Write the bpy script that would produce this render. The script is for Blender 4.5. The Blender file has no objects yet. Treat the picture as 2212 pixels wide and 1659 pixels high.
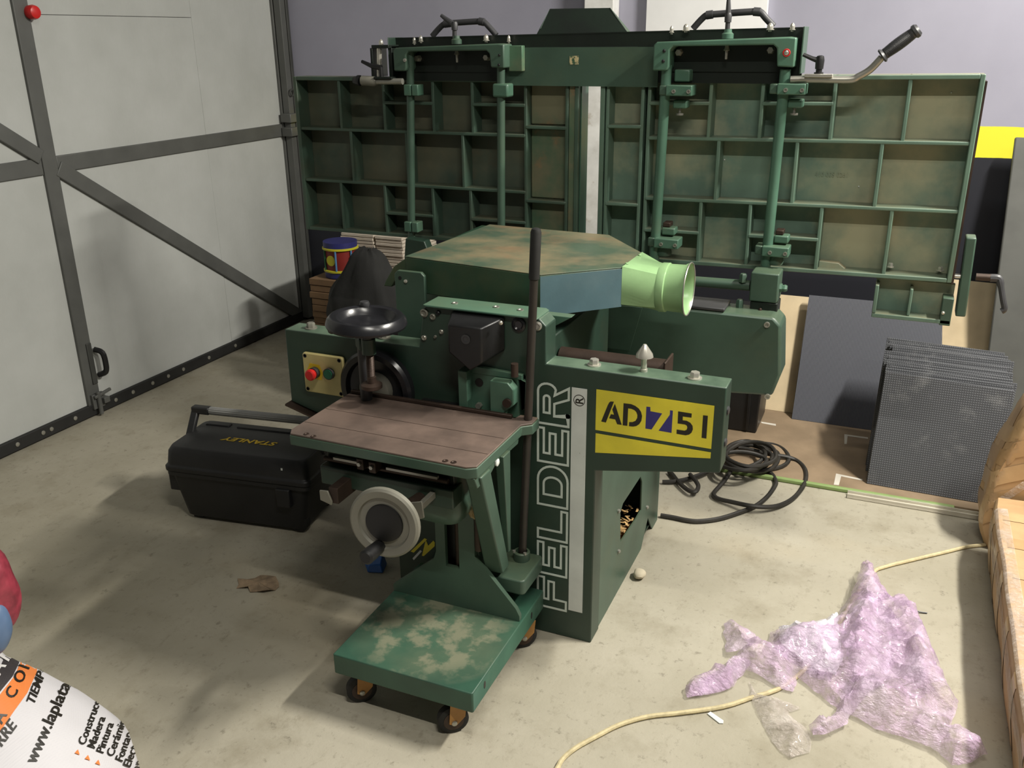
import bpy, bmesh, math, random
import numpy as np
from mathutils import Vector, Matrix, noise, geometry
from mathutils.bvhtree import BVHTree

# ---------------------------------------------------------------- camera
SC = bpy.context.scene
COL = SC.collection
FPX, CX, CY = 1960.0, 1106.0, 829.5          # focal length in pixels of the 2212 x 1659 frame
YAW, PITCH, ROLL = map(math.radians, (23.26, 20.95, 0.56))
CAMP = Vector((0.0, 0.0, 1.5))
_f = Vector((-math.sin(YAW)*math.cos(PITCH), math.cos(YAW)*math.cos(PITCH), -math.sin(PITCH)))
_r = Vector((math.cos(YAW), math.sin(YAW), 0))
_d = _f.cross(_r)
_r2 = math.cos(ROLL)*_r + math.sin(ROLL)*_d
_d2 = -math.sin(ROLL)*_r + math.cos(ROLL)*_d
cam_data = bpy.data.cameras.new('camera'); cam_data.sensor_width = 36.0
cam_data.lens = FPX/2212.0*36.0; cam_data.clip_start = 0.05; cam_data.clip_end = 60
cam = bpy.data.objects.new('camera', cam_data); COL.objects.link(cam)
cam.matrix_world = Matrix(((_r2.x, -_d2.x, -_f.x, CAMP.x), (_r2.y, -_d2.y, -_f.y, CAMP.y), (_r2.z, -_d2.z, -_f.z, CAMP.z), (0, 0, 0, 1)))
SC.camera = cam

# ---------------------------------------------------------------- light and exposure
SC.view_settings.view_transform = 'Standard'; SC.view_settings.look = 'None'
SC.view_settings.exposure = 0.0; SC.view_settings.gamma = 1.0
SC.view_settings.use_curve_mapping = False
world = bpy.data.worlds.new('world'); SC.world = world; world.use_nodes = True
world.node_tree.nodes['Background'].inputs[0].default_value = (0.80, 0.84, 0.78, 1)
world.node_tree.nodes['Background'].inputs[1].default_value = 0.06
def area(name, loc, target, sx, sy, power, color):
    l = bpy.data.lights.new(name, 'AREA'); l.shape = 'RECTANGLE'; l.size = sx; l.size_y = sy
    l.energy = power; l.color = color
    o = bpy.data.objects.new(name, l); COL.objects.link(o)
    o.location = loc
    o.rotation_euler = (Vector(target)-Vector(loc)).to_track_quat('-Z', 'Y').to_euler()
    return o
LC = (1.0, 0.96, 0.87)
area('ceiling_lamp', (1.35, 2.45, 3.0), (-0.10, 2.2, 0.0), 0.8, 0.10, 170, LC)
area('ceiling_lamp', (0.15, 0.45, 2.95), (0.15, 0.451, 0), 0.9, 0.05, 40, LC)
area('ceiling_lamp', (1.60, 0.70, 3.0), (1.6, 0.701, 0), 0.9, 0.10, 14, LC)
area('ceiling_lamp', (1.05, 3.45, 3.0), (1.05, 3.451, 0), 0.8, 0.12, 20, LC)
area('ceiling_lamp', (-0.50, 1.45, 3.2), (-0.5, 1.451, 0), 0.9, 0.10, 4, LC)

# ---------------------------------------------------------------- measuring helpers (pixel of the photo + a known plane -> metres)
def W(px, py, X=None, Y=None, Z=None):
    d = _r2*((px-CX)/FPX) + _d2*((py-CY)/FPX) + _f
    if X is not None: t = (X-CAMP.x)/d.x
    elif Y is not None: t = (Y-CAMP.y)/d.y
    else: t = (Z-CAMP.z)/d.z
    return CAMP + d*t

# ---------------------------------------------------------------- materials
def lin(c):
    return tuple(((v/255.0)/12.92 if v/255.0 <= 0.04045 else (((v/255.0)+0.055)/1.055)**2.4) for v in c) + (1.0,)
class NT:
    def __init__(s, name):
        s.m = bpy.data.materials.new(name); s.m.use_nodes = True
        s.t = s.m.node_tree; s.n = s.t.nodes; s.l = s.t.links
        s.b = s.n['Principled BSDF']; s.tc = s.n.new('ShaderNodeTexCoord')
    def link(s, a, b): s.l.new(a, b)
    def noise(s, scale, detail=4, rough=0.55, vec=None, stretch=None):
        k = s.n.new('ShaderNodeTexNoise'); k.inputs['Scale'].default_value = scale
        k.inputs['Detail'].default_value = detail; k.inputs['Roughness'].default_value = rough
        v = vec or s.tc.outputs['Object']
        if stretch:
            mp = s.n.new('ShaderNodeMapping'); mp.inputs['Scale'].default_value = stretch
            s.link(v, mp.inputs['Vector']); v = mp.outputs['Vector']
        s.link(v, k.inputs['Vector']); return k.outputs['Fac']
    def ramp(s, fac, lo, hi, a=0.0, b=1.0):
        k = s.n.new('ShaderNodeMapRange'); k.inputs['From Min'].default_value = lo; k.inputs['From Max'].default_value = hi
        k.inputs['To Min'].default_value = a; k.inputs['To Max'].default_value = b
        s.link(fac, k.inputs['Value']); return k.outputs['Result']
    def mix(s, fac, a, b):
        k = s.n.new('ShaderNodeMix'); k.data_type = 'RGBA'
        if isinstance(fac, float): k.inputs[0].default_value = fac
        else: s.link(fac, k.inputs[0])
        for v, i in ((a, 6), (b, 7)):
            if isinstance(v, tuple): k.inputs[i].default_value = v
            else: s.link(v, k.inputs[i])
        return k.outputs[2]
    def mul(s, a, b):
        k = s.n.new('ShaderNodeMath'); k.operation = 'MULTIPLY'
        for v, i in ((a, 0), (b, 1)):
            if isinstance(v, float): k.inputs[i].default_value = v
            else: s.link(v, k.inputs[i])
        return k.outputs[0]
    def up(s, lo=0.5, hi=0.9):
        g = s.n.new('ShaderNodeNewGeometry'); x = s.n.new('ShaderNodeSeparateXYZ')
        s.link(g.outputs['Normal'], x.inputs[0]); return s.ramp(x.outputs['Z'], lo, hi)
    def bump(s, h, strength=0.3, dist=0.002):
        k = s.n.new('ShaderNodeBump'); k.inputs['Strength'].default_value = strength; k.inputs['Distance'].default_value = dist
        s.link(h, k.inputs['Height']); s.link(k.outputs['Normal'], s.b.inputs['Normal'])
    def color(s, c):
        if isinstance(c, tuple): s.b.inputs['Base Color'].default_value = c
        else: s.link(c, s.b.inputs['Base Color'])
    def set(s, rough=0.5, metal=0.0, spec=0.5):
        s.b.inputs['Roughness'].default_value = rough; s.b.inputs['Metallic'].default_value = metal
        s.b.inputs['Specular IOR Level'].default_value = spec; return s
def simple(name, c, rough=0.5, metal=0.0, var=0.12, scale=8.0, bump=0.0, bscale=120.0, spec=0.5):
    n = NT(name).set(rough, metal, spec)
    c1 = lin(c); c2 = tuple(v*(1-var*2) for v in c1[:3])+(1.0,)
    n.color(n.mix(n.ramp(n.noise(scale), 0.35, 0.7), c1, c2))
    if bump: n.bump(n.noise(bscale, 2), bump, 0.002)
    return n.m
def worn(name, c, patches, rough=0.5, metal=0.0, dust_or_lit=None, bump=0.15, bscale=160.0, spec=0.5):
    """paint with worn / dusty patches: patches = [(colour, noise scale, lo, hi, amount)]; dust = (colour, amount) on upward faces"""
    n = NT(name).set(rough, metal, spec)
    c1 = lin(c); c2 = tuple(v*0.72 for v in c1[:3])+(1.0,)
    o = n.mix(n.ramp(n.noise(6.0, 5), 0.35, 0.7), c1, c2)
    for (pc, sc, lo, hi, am) in patches:
        o = n.mix(n.ramp(n.noise(sc, 6, 0.6), lo, hi, 0.0, am), o, lin(pc))
    if dust_or_lit:
        o = n.mix(n.mul(n.up(), n.ramp(n.noise(11.0, 5), 0.3, 0.65, dust_or_lit[1]*0.3, dust_or_lit[1])), o, lin(dust_or_lit[0]))
    n.color(o)
    if bump: n.bump(n.noise(bscale, 2), bump, 0.0008)
    return n.m
GREEN = (68, 91, 77)
M = {}
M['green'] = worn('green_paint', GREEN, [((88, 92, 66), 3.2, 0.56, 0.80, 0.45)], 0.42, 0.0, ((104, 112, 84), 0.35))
M['green_front'] = worn('green_front_paint', (46, 66, 55), [((66, 74, 58), 3.2, 0.56, 0.80, 0.4)], 0.42, 0.0, ((102, 122, 102), 0.8))  # upward faces carry a painted lit green, paler than the front
M['green_bright'] = worn('green_paint_bright', (80, 114, 96), [((100, 96, 74), 4.0, 0.6, 0.8, 0.4)], 0.38, 0.0, ((110, 112, 84), 0.3))
M['green_dark'] = worn('green_paint_dark', (40, 60, 49), [((58, 60, 46), 5.0, 0.55, 0.8, 0.5)], 0.45, 0.0)
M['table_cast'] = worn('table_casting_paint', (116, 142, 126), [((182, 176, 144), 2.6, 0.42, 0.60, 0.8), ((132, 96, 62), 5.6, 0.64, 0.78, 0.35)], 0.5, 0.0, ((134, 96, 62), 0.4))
M['table_cast_dark'] = worn('table_casting_paint_dark', (72, 88, 76), [((112, 106, 84), 2.6, 0.40, 0.62, 0.7), ((120, 84, 58), 4.2, 0.60, 0.76, 0.5)], 0.55, 0.0, ((120, 92, 64), 0.4))  # darker, browner casting paint for the left table
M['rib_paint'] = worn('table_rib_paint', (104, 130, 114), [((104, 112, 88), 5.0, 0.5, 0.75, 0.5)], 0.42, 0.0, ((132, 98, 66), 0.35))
M['rib_paint_dark'] = worn('table_rib_paint_dark', (72, 94, 80), [((78, 70, 52), 5.0, 0.5, 0.75, 0.6)], 0.48, 0.0, ((96, 74, 52), 0.35))  # darker version of the rib paint for the left table
M['cell_worn'] = worn('worn_cell_paint', (86, 116, 92), [((128, 120, 96), 5.0, 0.40, 0.60, 0.8), ((150, 116, 84), 12.0, 0.60, 0.70, 0.6)], 0.35)
M['dark_rod'] = worn('dark_bar_steel', (58, 54, 50), [((72, 60, 54), 10.0, 0.5, 0.75, 0.6)], 0.45, 0.3)
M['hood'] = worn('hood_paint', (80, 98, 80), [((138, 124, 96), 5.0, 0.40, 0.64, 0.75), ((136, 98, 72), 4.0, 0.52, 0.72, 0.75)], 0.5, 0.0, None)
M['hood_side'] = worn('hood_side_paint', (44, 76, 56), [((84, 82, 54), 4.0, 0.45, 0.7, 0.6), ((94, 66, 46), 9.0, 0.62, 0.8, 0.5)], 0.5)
M['hood_blue'] = worn('hood_blue_paint', (78, 106, 114), [((94, 110, 112), 9.0, 0.5, 0.8, 0.4), ((120, 84, 64), 14.0, 0.68, 0.78, 0.5)], 0.55)
M['mint'] = worn('mint_green_paint', (150, 186, 134), [((126, 162, 112), 7.0, 0.5, 0.8, 0.5), ((176, 168, 150), 26.0, 0.70, 0.74, 0.7)], 0.3)
M['trolley_top'] = None
M['brown_steel'] = worn('rusty_table_steel', (128, 110, 100), [((86, 75, 69), 5.0, 0.42, 0.66, 0.85), ((168, 146, 112), 6.0, 0.62, 0.74, 0.6)], 0.42, 0.15)
M['rusty'] = worn('rusty_brown_steel', (74, 60, 52), [((54, 44, 38), 12.0, 0.45, 0.7, 0.8)], 0.5, 0.5)
M['steel'] = simple('bare_steel', (172, 170, 160), 0.32, 0.6, 0.1, 20)
M['chrome'] = simple('bright_bolt_steel', (214, 210, 198), 0.22, 0.65, 0.05, 20)
M['silver_paint'] = simple('silver_grey_paint', (130, 128, 117), 0.45, 0.2, 0.1, 9)
M['black_plastic'] = simple('black_plastic', (30, 30, 31), 0.42, 0, 0.2, 12, 0.1, 300)
M['black_deep'] = simple('deep_black_plastic', (18, 18, 19), 0.5, 0, 0.1, 12)
M['black_gloss'] = simple('black_glossy_plastic', (34, 34, 37), 0.25, 0, 0.1, 12)
M['grey_plastic'] = simple('dark_grey_plastic', (60, 60, 62), 0.45, 0, 0.15, 14)
M['black_sheet'] = worn('black_sheet_metal', (36, 42, 38), [((46, 62, 50), 3.0, 0.5, 0.75, 0.6)], 0.35, 0.2)
M['rubber'] = simple('black_rubber', (26, 26, 25), 0.7, 0, 0.2, 30)
M['cream'] = simple('cream_plastic', (206, 192, 132), 0.5, 0, 0.12, 10)
M['red'] = simple('red_plastic', (205, 36, 36), 0.35, 0, 0.05, 5)
M['yellow'] = simple('yellow_plastic', (226, 190, 40), 0.45, 0, 0.05, 5)
M['green_btn'] = simple('green_button_plastic', (20, 112, 82), 0.35, 0, 0.05, 5)
M['label_yellow'] = worn('yellow_sticker', (238, 222, 62), [((214, 198, 60), 6.0, 0.5, 0.75, 0.4), ((90, 84, 40), 60.0, 0.74, 0.78, 0.6)], 0.45)
M['label_white'] = worn('white_sticker', (222, 226, 222), [((190, 196, 190), 8.0, 0.5, 0.8, 0.5), ((70, 84, 70), 34.0, 0.70, 0.74, 0.7)], 0.5)
M['letter_white'] = worn('white_lettering', (212, 222, 214), [((164, 176, 166), 14.0, 0.55, 0.8, 0.5)], 0.5)
M['print_black'] = simple('black_print', (34, 30, 24), 0.5, 0, 0.1, 20)
M['print_blue'] = simple('blue_print', (58, 52, 128), 0.5, 0, 0.1, 20)
M['amber'] = simple('ochre_caster_bracket', (176, 126, 62), 0.5, 0, 0.15, 20)
M['paint_yellow'] = simple('yellow_mark_paint', (214, 200, 40), 0.5)
M['blue_plastic'] = simple('blue_plastic', (40, 96, 170), 0.45)

def trolley_mat():
    n = NT('trolley_paint').set(0.45)
    o = n.mix(n.ramp(n.noise(6, 5), 0.35, 0.7), lin((54, 92, 74)), lin((46, 74, 61)))
    mp = n.n.new('ShaderNodeMapping'); mp.inputs['Location'].default_value = (0.0, 0.25, 0); mp.inputs['Scale'].default_value = (5.6, 6.4, 0.0); n.link(n.tc.outputs['Object'], mp.inputs['Vector'])
    ln = n.n.new('ShaderNodeVectorMath'); ln.operation = 'LENGTH'; n.link(mp.outputs['Vector'], ln.inputs[0])
    mask = n.mul(n.up(), n.ramp(ln.outputs['Value'], 0.75, 1.25, 1.0, 0.0))
    o = n.mix(n.mul(mask, n.ramp(n.noise(5.0, 6), 0.35, 0.62, 0.1, 0.75)), o, lin((100, 112, 90)))
    o = n.mix(n.mul(mask, n.ramp(n.noise(15.0, 7, 0.6), 0.47, 0.57, 0.0, 0.7)), o, lin((134, 132, 110)))
    n.color(o); n.bump(n.noise(120, 3), 0.15, 0.0008); return n.m
M['trolley_top'] = trolley_mat()
# ---------------------------------------------------------------- mesh builder
def frame_for(d):
    d = Vector(d).normalized(); a = Vector((0, 0, 1)) if abs(d.z) < 0.9 else Vector((1, 0, 0))
    u = d.cross(a).normalized(); v = d.cross(u).normalized(); return u, v
ORG = {}
class MB:
    def __init__(s): s.v = []; s.f = []
    def add(s, vs, fs):
        o = len(s.v); s.v += [tuple(p) for p in vs]; s.f += [tuple(i+o for i in f) for f in fs]; return s
    def box(s, x0, x1, y0, y1, z0, z1):
        vs = [(x, y, z) for z in (z0, z1) for y in (y0, y1) for x in (x0, x1)]
        return s.add(vs, [(0, 2, 3, 1), (4, 5, 7, 6), (0, 1, 5, 4), (2, 6, 7, 3), (0, 4, 6, 2), (1, 3, 7, 5)])
    def obox(s, c, ax, ay, az):            # oriented box: centre and three half-axis vectors
        c, ax, ay, az = map(Vector, (c, ax, ay, az))
        vs = [c+ax*i+ay*j+az*k for k in (-1, 1) for j in (-1, 1) for i in (-1, 1)]
        return s.add(vs, [(0, 2, 3, 1), (4, 5, 7, 6), (0, 1, 5, 4), (2, 6, 7, 3), (0, 4, 6, 2), (1, 3, 7, 5)])
    def beam(s, p, q, w, h, side=None):    # rectangular bar from p to q
        p, q = Vector(p), Vector(q); d = (q-p)
        if side is None: u, v = frame_for(d)
        else:
            u = Vector(side).normalized(); v = d.normalized().cross(u).normalized(); u = v.cross(d.normalized())
        return s.obox((p+q)/2, u*w/2, v*h/2, d/2)
    def prism(s, poly, axis, a, b, holes=()):
        loops = [list(poly)]+[list(h) for h in holes]
        def mk(p, t):
            if axis == 'Y': return (p[0], t, p[1])
            if axis == 'X': return (t, p[0], p[1])
            return (p[0], p[1], t)
        flat = [p for l in loops for p in l]; n = len(flat)
        tris = geometry.tessellate_polygon([[Vector((p[0], p[1], 0)) for p in l] for l in loops]) if holes else [tuple(range(n))]
        vs = [mk(p, a) for p in flat]+[mk(p, b) for p in flat]
        fs = [tuple(t) for t in tris]+[tuple(i+n for i in reversed(t)) for t in tris]
        k = 0
        for l in loops:
            m = len(l)
            for i in range(m): fs.append((k+i, k+(i+1) % m, n+k+(i+1) % m, n+k+i))
            k += m
        return s.add(vs, fs)
    def loft(s, loops, cap=True, closed=False):
        n = len(loops[0]); vs = [p for l in loops for p in l]; fs = []
        R = len(loops); last = R if closed else R-1
        for k in range(last):
            a = k*n; b = ((k+1) % R)*n
            for i in range(n): fs.append((a+i, a+(i+1) % n, b+(i+1) % n, b+i))
        if cap and not closed: fs += [tuple(range(n-1, -1, -1)), tuple((R-1)*n+i for i in range(n))]
        return s.add(vs, fs)
    def lathe(s, o, d, prof, n=24, cap=True):   # prof = [(distance along d, radius)]
        o = Vector(o); d = Vector(d).normalized(); u, v = frame_for(d)
        return s.loft([[o+d*t+(u*math.cos(2*math.pi*i/n)+v*math.sin(2*math.pi*i/n))*max(r, 1e-5) for i in range(n)] for t, r in prof], cap)
    def cyl(s, p, q, r, r2=None, n=18):
        p, q = Vector(p), Vector(q)
        return s.lathe(p, q-p, [(0, r), ((q-p).length, r if r2 is None else r2)], n)
    def tube(s, pts, r, n=10, closed=False):
        pts = [Vector(p) for p in pts]; L = len(pts); loops = []; u = None
        for i in range(L):
            a = pts[(i-1) % L] if (closed or i > 0) else pts[i]; b = pts[(i+1) % L] if (closed or i < L-1) else pts[i]
            t = (b-a).normalized()
            if u is None: u, _ = frame_for(t)
            u = (u-t*u.dot(t)).normalized(); w = t.cross(u)
            rr = r[i] if isinstance(r, (list, tuple)) else r
            loops.append([pts[i]+(u*math.cos(2*math.pi*k/n)+w*math.sin(2*math.pi*k/n))*rr for k in range(n)])
        return s.loft(loops, not closed, closed)
    def ball(s, c, r, n=12, m=8, sc=(1, 1, 1)):
        c = Vector(c); loops = []
        for j in range(m+1):
            ph = math.pi*j/m; rr = max(math.sin(ph), 1e-4)
            loops.append([c+Vector((math.cos(2*math.pi*i/n)*rr*r*sc[0], math.sin(2*math.pi*i/n)*rr*r*sc[1], -math.cos(ph)*r*sc[2])) for i in range(n)])
        return s.loft(loops)
    def hexbolt(s, p, d, r, h, washer=True):
        p = Vector(p); d = Vector(d).normalized()
        if washer: s.lathe(p, d, [(0, r*1.45), (h*0.18, r*1.45)], 18)
        s.lathe(p+d*h*0.15, d, [(0, r), (h*0.7, r), (h*0.85, r*0.86)], 6)
        return s
    def socket(s, p, d, r, h):
        return s.lathe(p, d, [(0, r), (h, r), (h, r*0.55), (h*0.4, r*0.5)], 14)
    def quad(s, a, b, c, d): return s.add([a, b, c, d], [(0, 1, 2, 3)])
    def build(s, name, m, parent=None, bevel=0.0, smooth=True, org=None, seg=2, angle=35):
        o = Vector(ORG[parent.name]) if parent is not None else Vector(org or (0, 0, 0))
        me = bpy.data.meshes.new(name); me.from_pydata([tuple(Vector(p)-o) for p in s.v], [], s.f); me.update()
        bm = bmesh.new(); bm.from_mesh(me); bmesh.ops.recalc_face_normals(bm, faces=bm.faces); bm.to_mesh(me); bm.free()
        me.materials.append(M[m] if isinstance(m, str) else m)
        if smooth:
            me.polygons.foreach_set('use_smooth', [True]*len(me.polygons)); me.set_sharp_from_angle(angle=math.radians(angle))
        ob = bpy.data.objects.new(name, me); COL.objects.link(ob); ORG[ob.name] = o
        if parent is not None: ob.parent = parent
        else: ob.location = o
        if bevel:
            b = ob.modifiers.new('bevel', 'BEVEL'); b.width = bevel; b.segments = seg; b.limit_method = 'ANGLE'; b.angle_limit = math.radians(40)
            if smooth: b.harden_normals = False
        return ob
def tag(o, label=None, cat=None, group=None, kind=None):
    if label: o['label'] = label
    if cat: o['category'] = cat
    if group: o['group'] = group
    if kind: o['kind'] = kind
    return o
def thing(name, loc, label, cat, group=None):
    e = bpy.data.objects.new(name, None); COL.objects.link(e); e.location = loc; e.empty_display_size = 0.1
    ORG[e.name] = Vector(loc); return tag(e, label, cat, group)
def struct(o): o['kind'] = 'structure'; return o
def copy_tree(o, parent=None, offset=(0, 0, 0)):
    c = o.copy(); COL.objects.link(c); ORG[c.name] = ORG[o.name]
    c.parent = parent
    if parent is None: c.location = o.location+Vector(offset); ORG[c.name] = Vector(c.location)
    for ch in list(o.children): copy_tree(ch, c)
    return c
def arc(cx, cy, r, a0, a1, n=8):
    return [(cx+r*math.cos(math.radians(a0+(a1-a0)*i/n)), cy+r*math.sin(math.radians(a0+(a1-a0)*i/n))) for i in range(n+1)]
def rrect(x0, x1, y0, y1, r, n=4):
    return arc(x1-r, y1-r, r, 0, 90, n)+arc(x0+r, y1-r, r, 90, 180, n)+arc(x0+r, y0+r, r, 180, 270, n)+arc(x1-r, y0+r, r, 270, 360, n)
def smooth_path(pts, k=6):
    pts = [Vector(p) for p in pts]; out = []
    for i in range(len(pts)-1):
        p0 = pts[max(i-1, 0)]; p1 = pts[i]; p2 = pts[i+1]; p3 = pts[min(i+2, len(pts)-1)]
        for j in range(k):
            t = j/k
            out.append(0.5*((2*p1)+(p2-p0)*t+(2*p0-5*p1+4*p2-p3)*t*t+(3*p1-p0-3*p2+p3)*t**3))
    out.append(pts[-1]); return out

# ================================================================ THE ROOM
def floor_mat():
    n = NT('concrete_floor').set(0.72, 0, 0.35)
    base = n.mix(n.ramp(n.noise(1.1, 6, 0.6), 0.35, 0.68), lin((172, 166, 150)), lin((146, 140, 122)))
    base = n.mix(n.ramp(n.noise(5.5, 8, 0.65), 0.52, 0.72, 0, 0.55), base, lin((132, 124, 104)))
    base = n.mix(n.ramp(n.noise(0.9, 3, 0.5, stretch=(1, 1.6, 1)), 0.56, 0.7, 0, 0.35), base, lin((168, 150, 116)))
    base = n.mix(n.ramp(n.noise(34, 6, 0.75), 0.58, 0.70, 0, 0.6), base, lin((100, 94, 80)))
    base = n.mix(n.ramp(n.noise(15, 7, 0.75, stretch=(1.7, 1, 1)), 0.56, 0.70, 0, 0.5), base, lin((122, 115, 98)))
    base = n.mix(n.ramp(n.noise(90, 3, 0.7), 0.68, 0.74, 0, 0.6), base, lin((84, 78, 66)))
    n.color(base); n.bump(n.noise(46, 6, 0.7), 0.35, 0.004); return n.m
M['floor'] = floor_mat()
struct(MB().box(-3.4, 2.6, -2.2, 4.4, -0.12, 0.0).build('floor', 'floor', smooth=False))

def wall_mat():
    n = NT('painted_wall').set(0.6, 0, 0.3)
    x = n.n.new('ShaderNodeSeparateXYZ'); n.link(n.tc.outputs['Object'], x.inputs[0])
    wob = n.ramp(n.noise(9.0, 3), 0, 1, -0.004, 0.004)
    a = n.n.new('ShaderNodeMath'); a.operation = 'ADD'; n.link(x.outputs['Z'], a.inputs[0]); n.link(wob, a.inputs[1])
    up = n.mix(n.ramp(n.noise(2.0, 5), 0.3, 0.7), lin((164, 163, 178)), lin((152, 151, 166)))
    c = n.mix(n.ramp(a.outputs[0], 1.1505, 1.1515), lin((226, 220, 60)), up)
    c = n.mix(n.ramp(a.outputs[0], 1.0305, 1.0315), lin((40, 41, 48)), c)
    n.color(c); n.bump(n.noise(180, 3), 0.15, 0.001); return n.m
M['wall'] = wall_mat()
struct(MB().box(-3.4, 2.6, 4.15, 4.35, 0, 3.4).build('wall_back', 'wall', smooth=False))
M['post'] = simple('grey_steel_paint', (96, 97, 94), 0.5, 0.1, 0.12, 6)
M['post_dark'] = simple('dark_steel_paint', (72, 73, 70), 0.5, 0.1, 0.15, 6)
M['render_grey'] = simple('grey_render', (120, 120, 120), 0.8, 0, 0.1, 4)
struct(MB().box(-3.4, -3.16, -2.2, 4.15, 0, 3.4).build('wall_left', 'render_grey', smooth=False))

# ---- the big insulated steel door in the left wall
DX = -3.05
def door_panel_mat():
    n = NT('white_insulation_panel').set(0.75, 0, 0.25)
    c = n.mix(n.ramp(n.noise(2.2, 6, 0.6), 0.3, 0.7), lin((188, 190, 187)), lin((172, 174, 170)))
    c = n.mix(n.ramp(n.noise(7, 6, 0.7), 0.66, 0.78, 0, 0.4), c, lin((196, 194, 188)))
    n.color(c)
    n.bump(n.noise(34, 4, 0.6, stretch=(1, 4.0, 0.6)), 0.18, 0.004); return n.m
M['door_panel'] = door_panel_mat()
M['seal'] = simple('black_rubber_seal', (34, 34, 33), 0.65, 0, 0.2, 10)
door = bpy.data.objects.new('door_1', None); COL.objects.link(door); door.location = (DX, 3.1, 0); ORG['door_1'] = Vector((DX, 3.1, 0))
tag(door, 'large white insulated workshop door with grey steel cross bars', None, None, 'structure')
ys = [2.125, 2.565, 2.625, 3.50, 4.085]
zb = W(300, 36, X=DX).z
for (y0, y1, z0, z1) in ((1.0, 2.085, 0.055, 1.06), (1.0, 2.085, 1.062, 2.5), (2.125, 2.60, 0.055, 1.055), (2.125, 2.60, 1.058, 2.5), (2.603, 3.497, 0.055, 1.055), (2.603, 3.497, 1.058, zb),
                         (2.603, 3.497, zb+0.0015, 2.5), (3.50, 4.10, 0.055, 1.055), (3.50, 4.10, 1.058, 2.5)):
    MB().box(DX-0.05, DX-0.012-0.002*(y0 > 3.4), y0, y1, z0, z1).build('insulation_panel', 'door_panel', door, 0.0015)
MB().box(DX-0.07, DX-0.052, 1.0, 4.12, 0.04, 2.5).build('steel_skin', 'post_dark', door)
for y0, y1 in ((2.562, 2.628), (2.083, 2.127), (4.08, 4.125)):
    MB().box(DX-0.05, DX, y0, y1, 0.012 if y0 < 4 else 0.03, 2.5).build('upright_bar', 'post', door, 0.003)
for y0, y1 in ((1.0, 2.082), (2.128, 2.561), (2.629, 4.079)):
    MB().box(DX-0.05, DX-0.003, y0, y1, 1.018, 1.082).build('cross_bar', 'post', door, 0.003)
a = Vector((DX-0.012, 2.63, 1.035)); b = Vector((DX-0.012, 4.075, 0.035))
MB().beam(a, b, 0.03, 0.062, (1, 0, 0)).build('diagonal_brace', 'post', door, 0.003)
MB().beam((DX-0.012, 2.56, 1.085), (DX-0.012, 2.13, 1.39), 0.03, 0.058, (1, 0, 0)).build('diagonal_brace', 'post', door, 0.003)
MB().box(DX-0.05, DX+0.004, 1.0, 4.12, 0.008, 0.056).build('bottom_seal', 'seal', door, 0.002)
for y in (2.2, 2.32, 2.36, 2.48, 2.70, 2.80, 2.92, 3.02, 3.12, 3.3, 3.5):
    MB().lathe((DX+0.004, y, 0.034), (1, 0, 0), [(0, 0.009), (0.003, 0.009), (0.005, 0.004)], 10).build('bolt', 'steel', door)
MB().tube(smooth_path([(DX, 2.64, 0.285), (DX+0.03, 2.652, 0.27), (DX+0.035, 2.655, 0.22), (DX+0.03, 2.652, 0.185), (DX, 2.64, 0.17)], 4), 0.012, 8).build('door_handle', 'black_plastic', door)
MB().box(DX, DX+0.006, 2.60, 2.625, 0.14, 0.32).build('handle_plate', 'post_dark', door, 0.002)
lt = MB(); lt.box(DX, DX+0.014, 2.575, 2.635, 0.035, 0.10); lt.cyl((DX+0.022, 2.60, 0.01), (DX+0.022, 2.60, 0.11), 0.009, n=10); lt.beam((DX+0.02, 2.58, 0.09), (DX+0.03, 2.66, 0.105), 0.012, 0.012); lt.box(DX, DX+0.03, 2.62, 2.65, 0.05, 0.075)
lt.build('floor_latch', 'post', door, 0.002)
MB().lathe((DX, 2.628, 1.6), (1, 0, 0), [(0, 0.024), (0.02, 0.026), (0.032, 0.022), (0.036, 0.012)], 16).build('red_cap', 'red', door)
# door frame post in the corner
fr = bpy.data.objects.new('trim_1', None); COL.objects.link(fr); fr.location = (-3.0, 4.12, 0); ORG['trim_1'] = Vector((-3.0, 4.12, 0)); struct(fr)
MB().box(-3.16, -3.0, 4.127, 4.149, 0, 3.0).build('frame_post', 'post_dark', fr, 0.003)
MB().box(-3.045, -3.005, 4.085, 4.126, 0.02, 3.0).build('frame_angle', 'post', fr, 0.003)
for z in (1.02, 1.09): MB().box(-3.05, -2.985, 4.06, 4.125, z, z+0.045).build('hinge_block', 'post', fr, 0.004)
MB().tube([(-2.99+0.0, 4.10+0.016*math.cos(t*math.pi/6), 1.24+0.016*math.sin(t*math.pi/6)) for t in range(12)], 0.004, 6, True).build('ring', 'post_dark', fr)

# ================================================================ THE PLANER-THICKNESSER
YF, YB = 1.913, 1.98
PL = thing('planer_thicknesser', (-0.9, 2.3, 0), 'large dark green planer-thicknesser with its two ribbed tables folded up', 'machine')
def part(mb, name, m, parent=PL, bevel=0.0, **k): return mb.build(name, m, parent, bevel, **k)
# front plate with the two arms, tapering to their ends
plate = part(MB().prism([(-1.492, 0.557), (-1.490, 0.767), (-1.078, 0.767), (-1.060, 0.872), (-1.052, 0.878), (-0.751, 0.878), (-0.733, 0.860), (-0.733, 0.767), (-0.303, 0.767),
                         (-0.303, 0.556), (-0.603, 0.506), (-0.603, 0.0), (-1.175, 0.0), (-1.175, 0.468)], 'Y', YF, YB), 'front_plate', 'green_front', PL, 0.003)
part(MB().beam((-1.50, YF-0.004, 0.552), (-1.19, YF-0.004, 0.466), 0.03, 0.006, (0, 1, 0)), 'arm_edge_strip', 'rusty')
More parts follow.
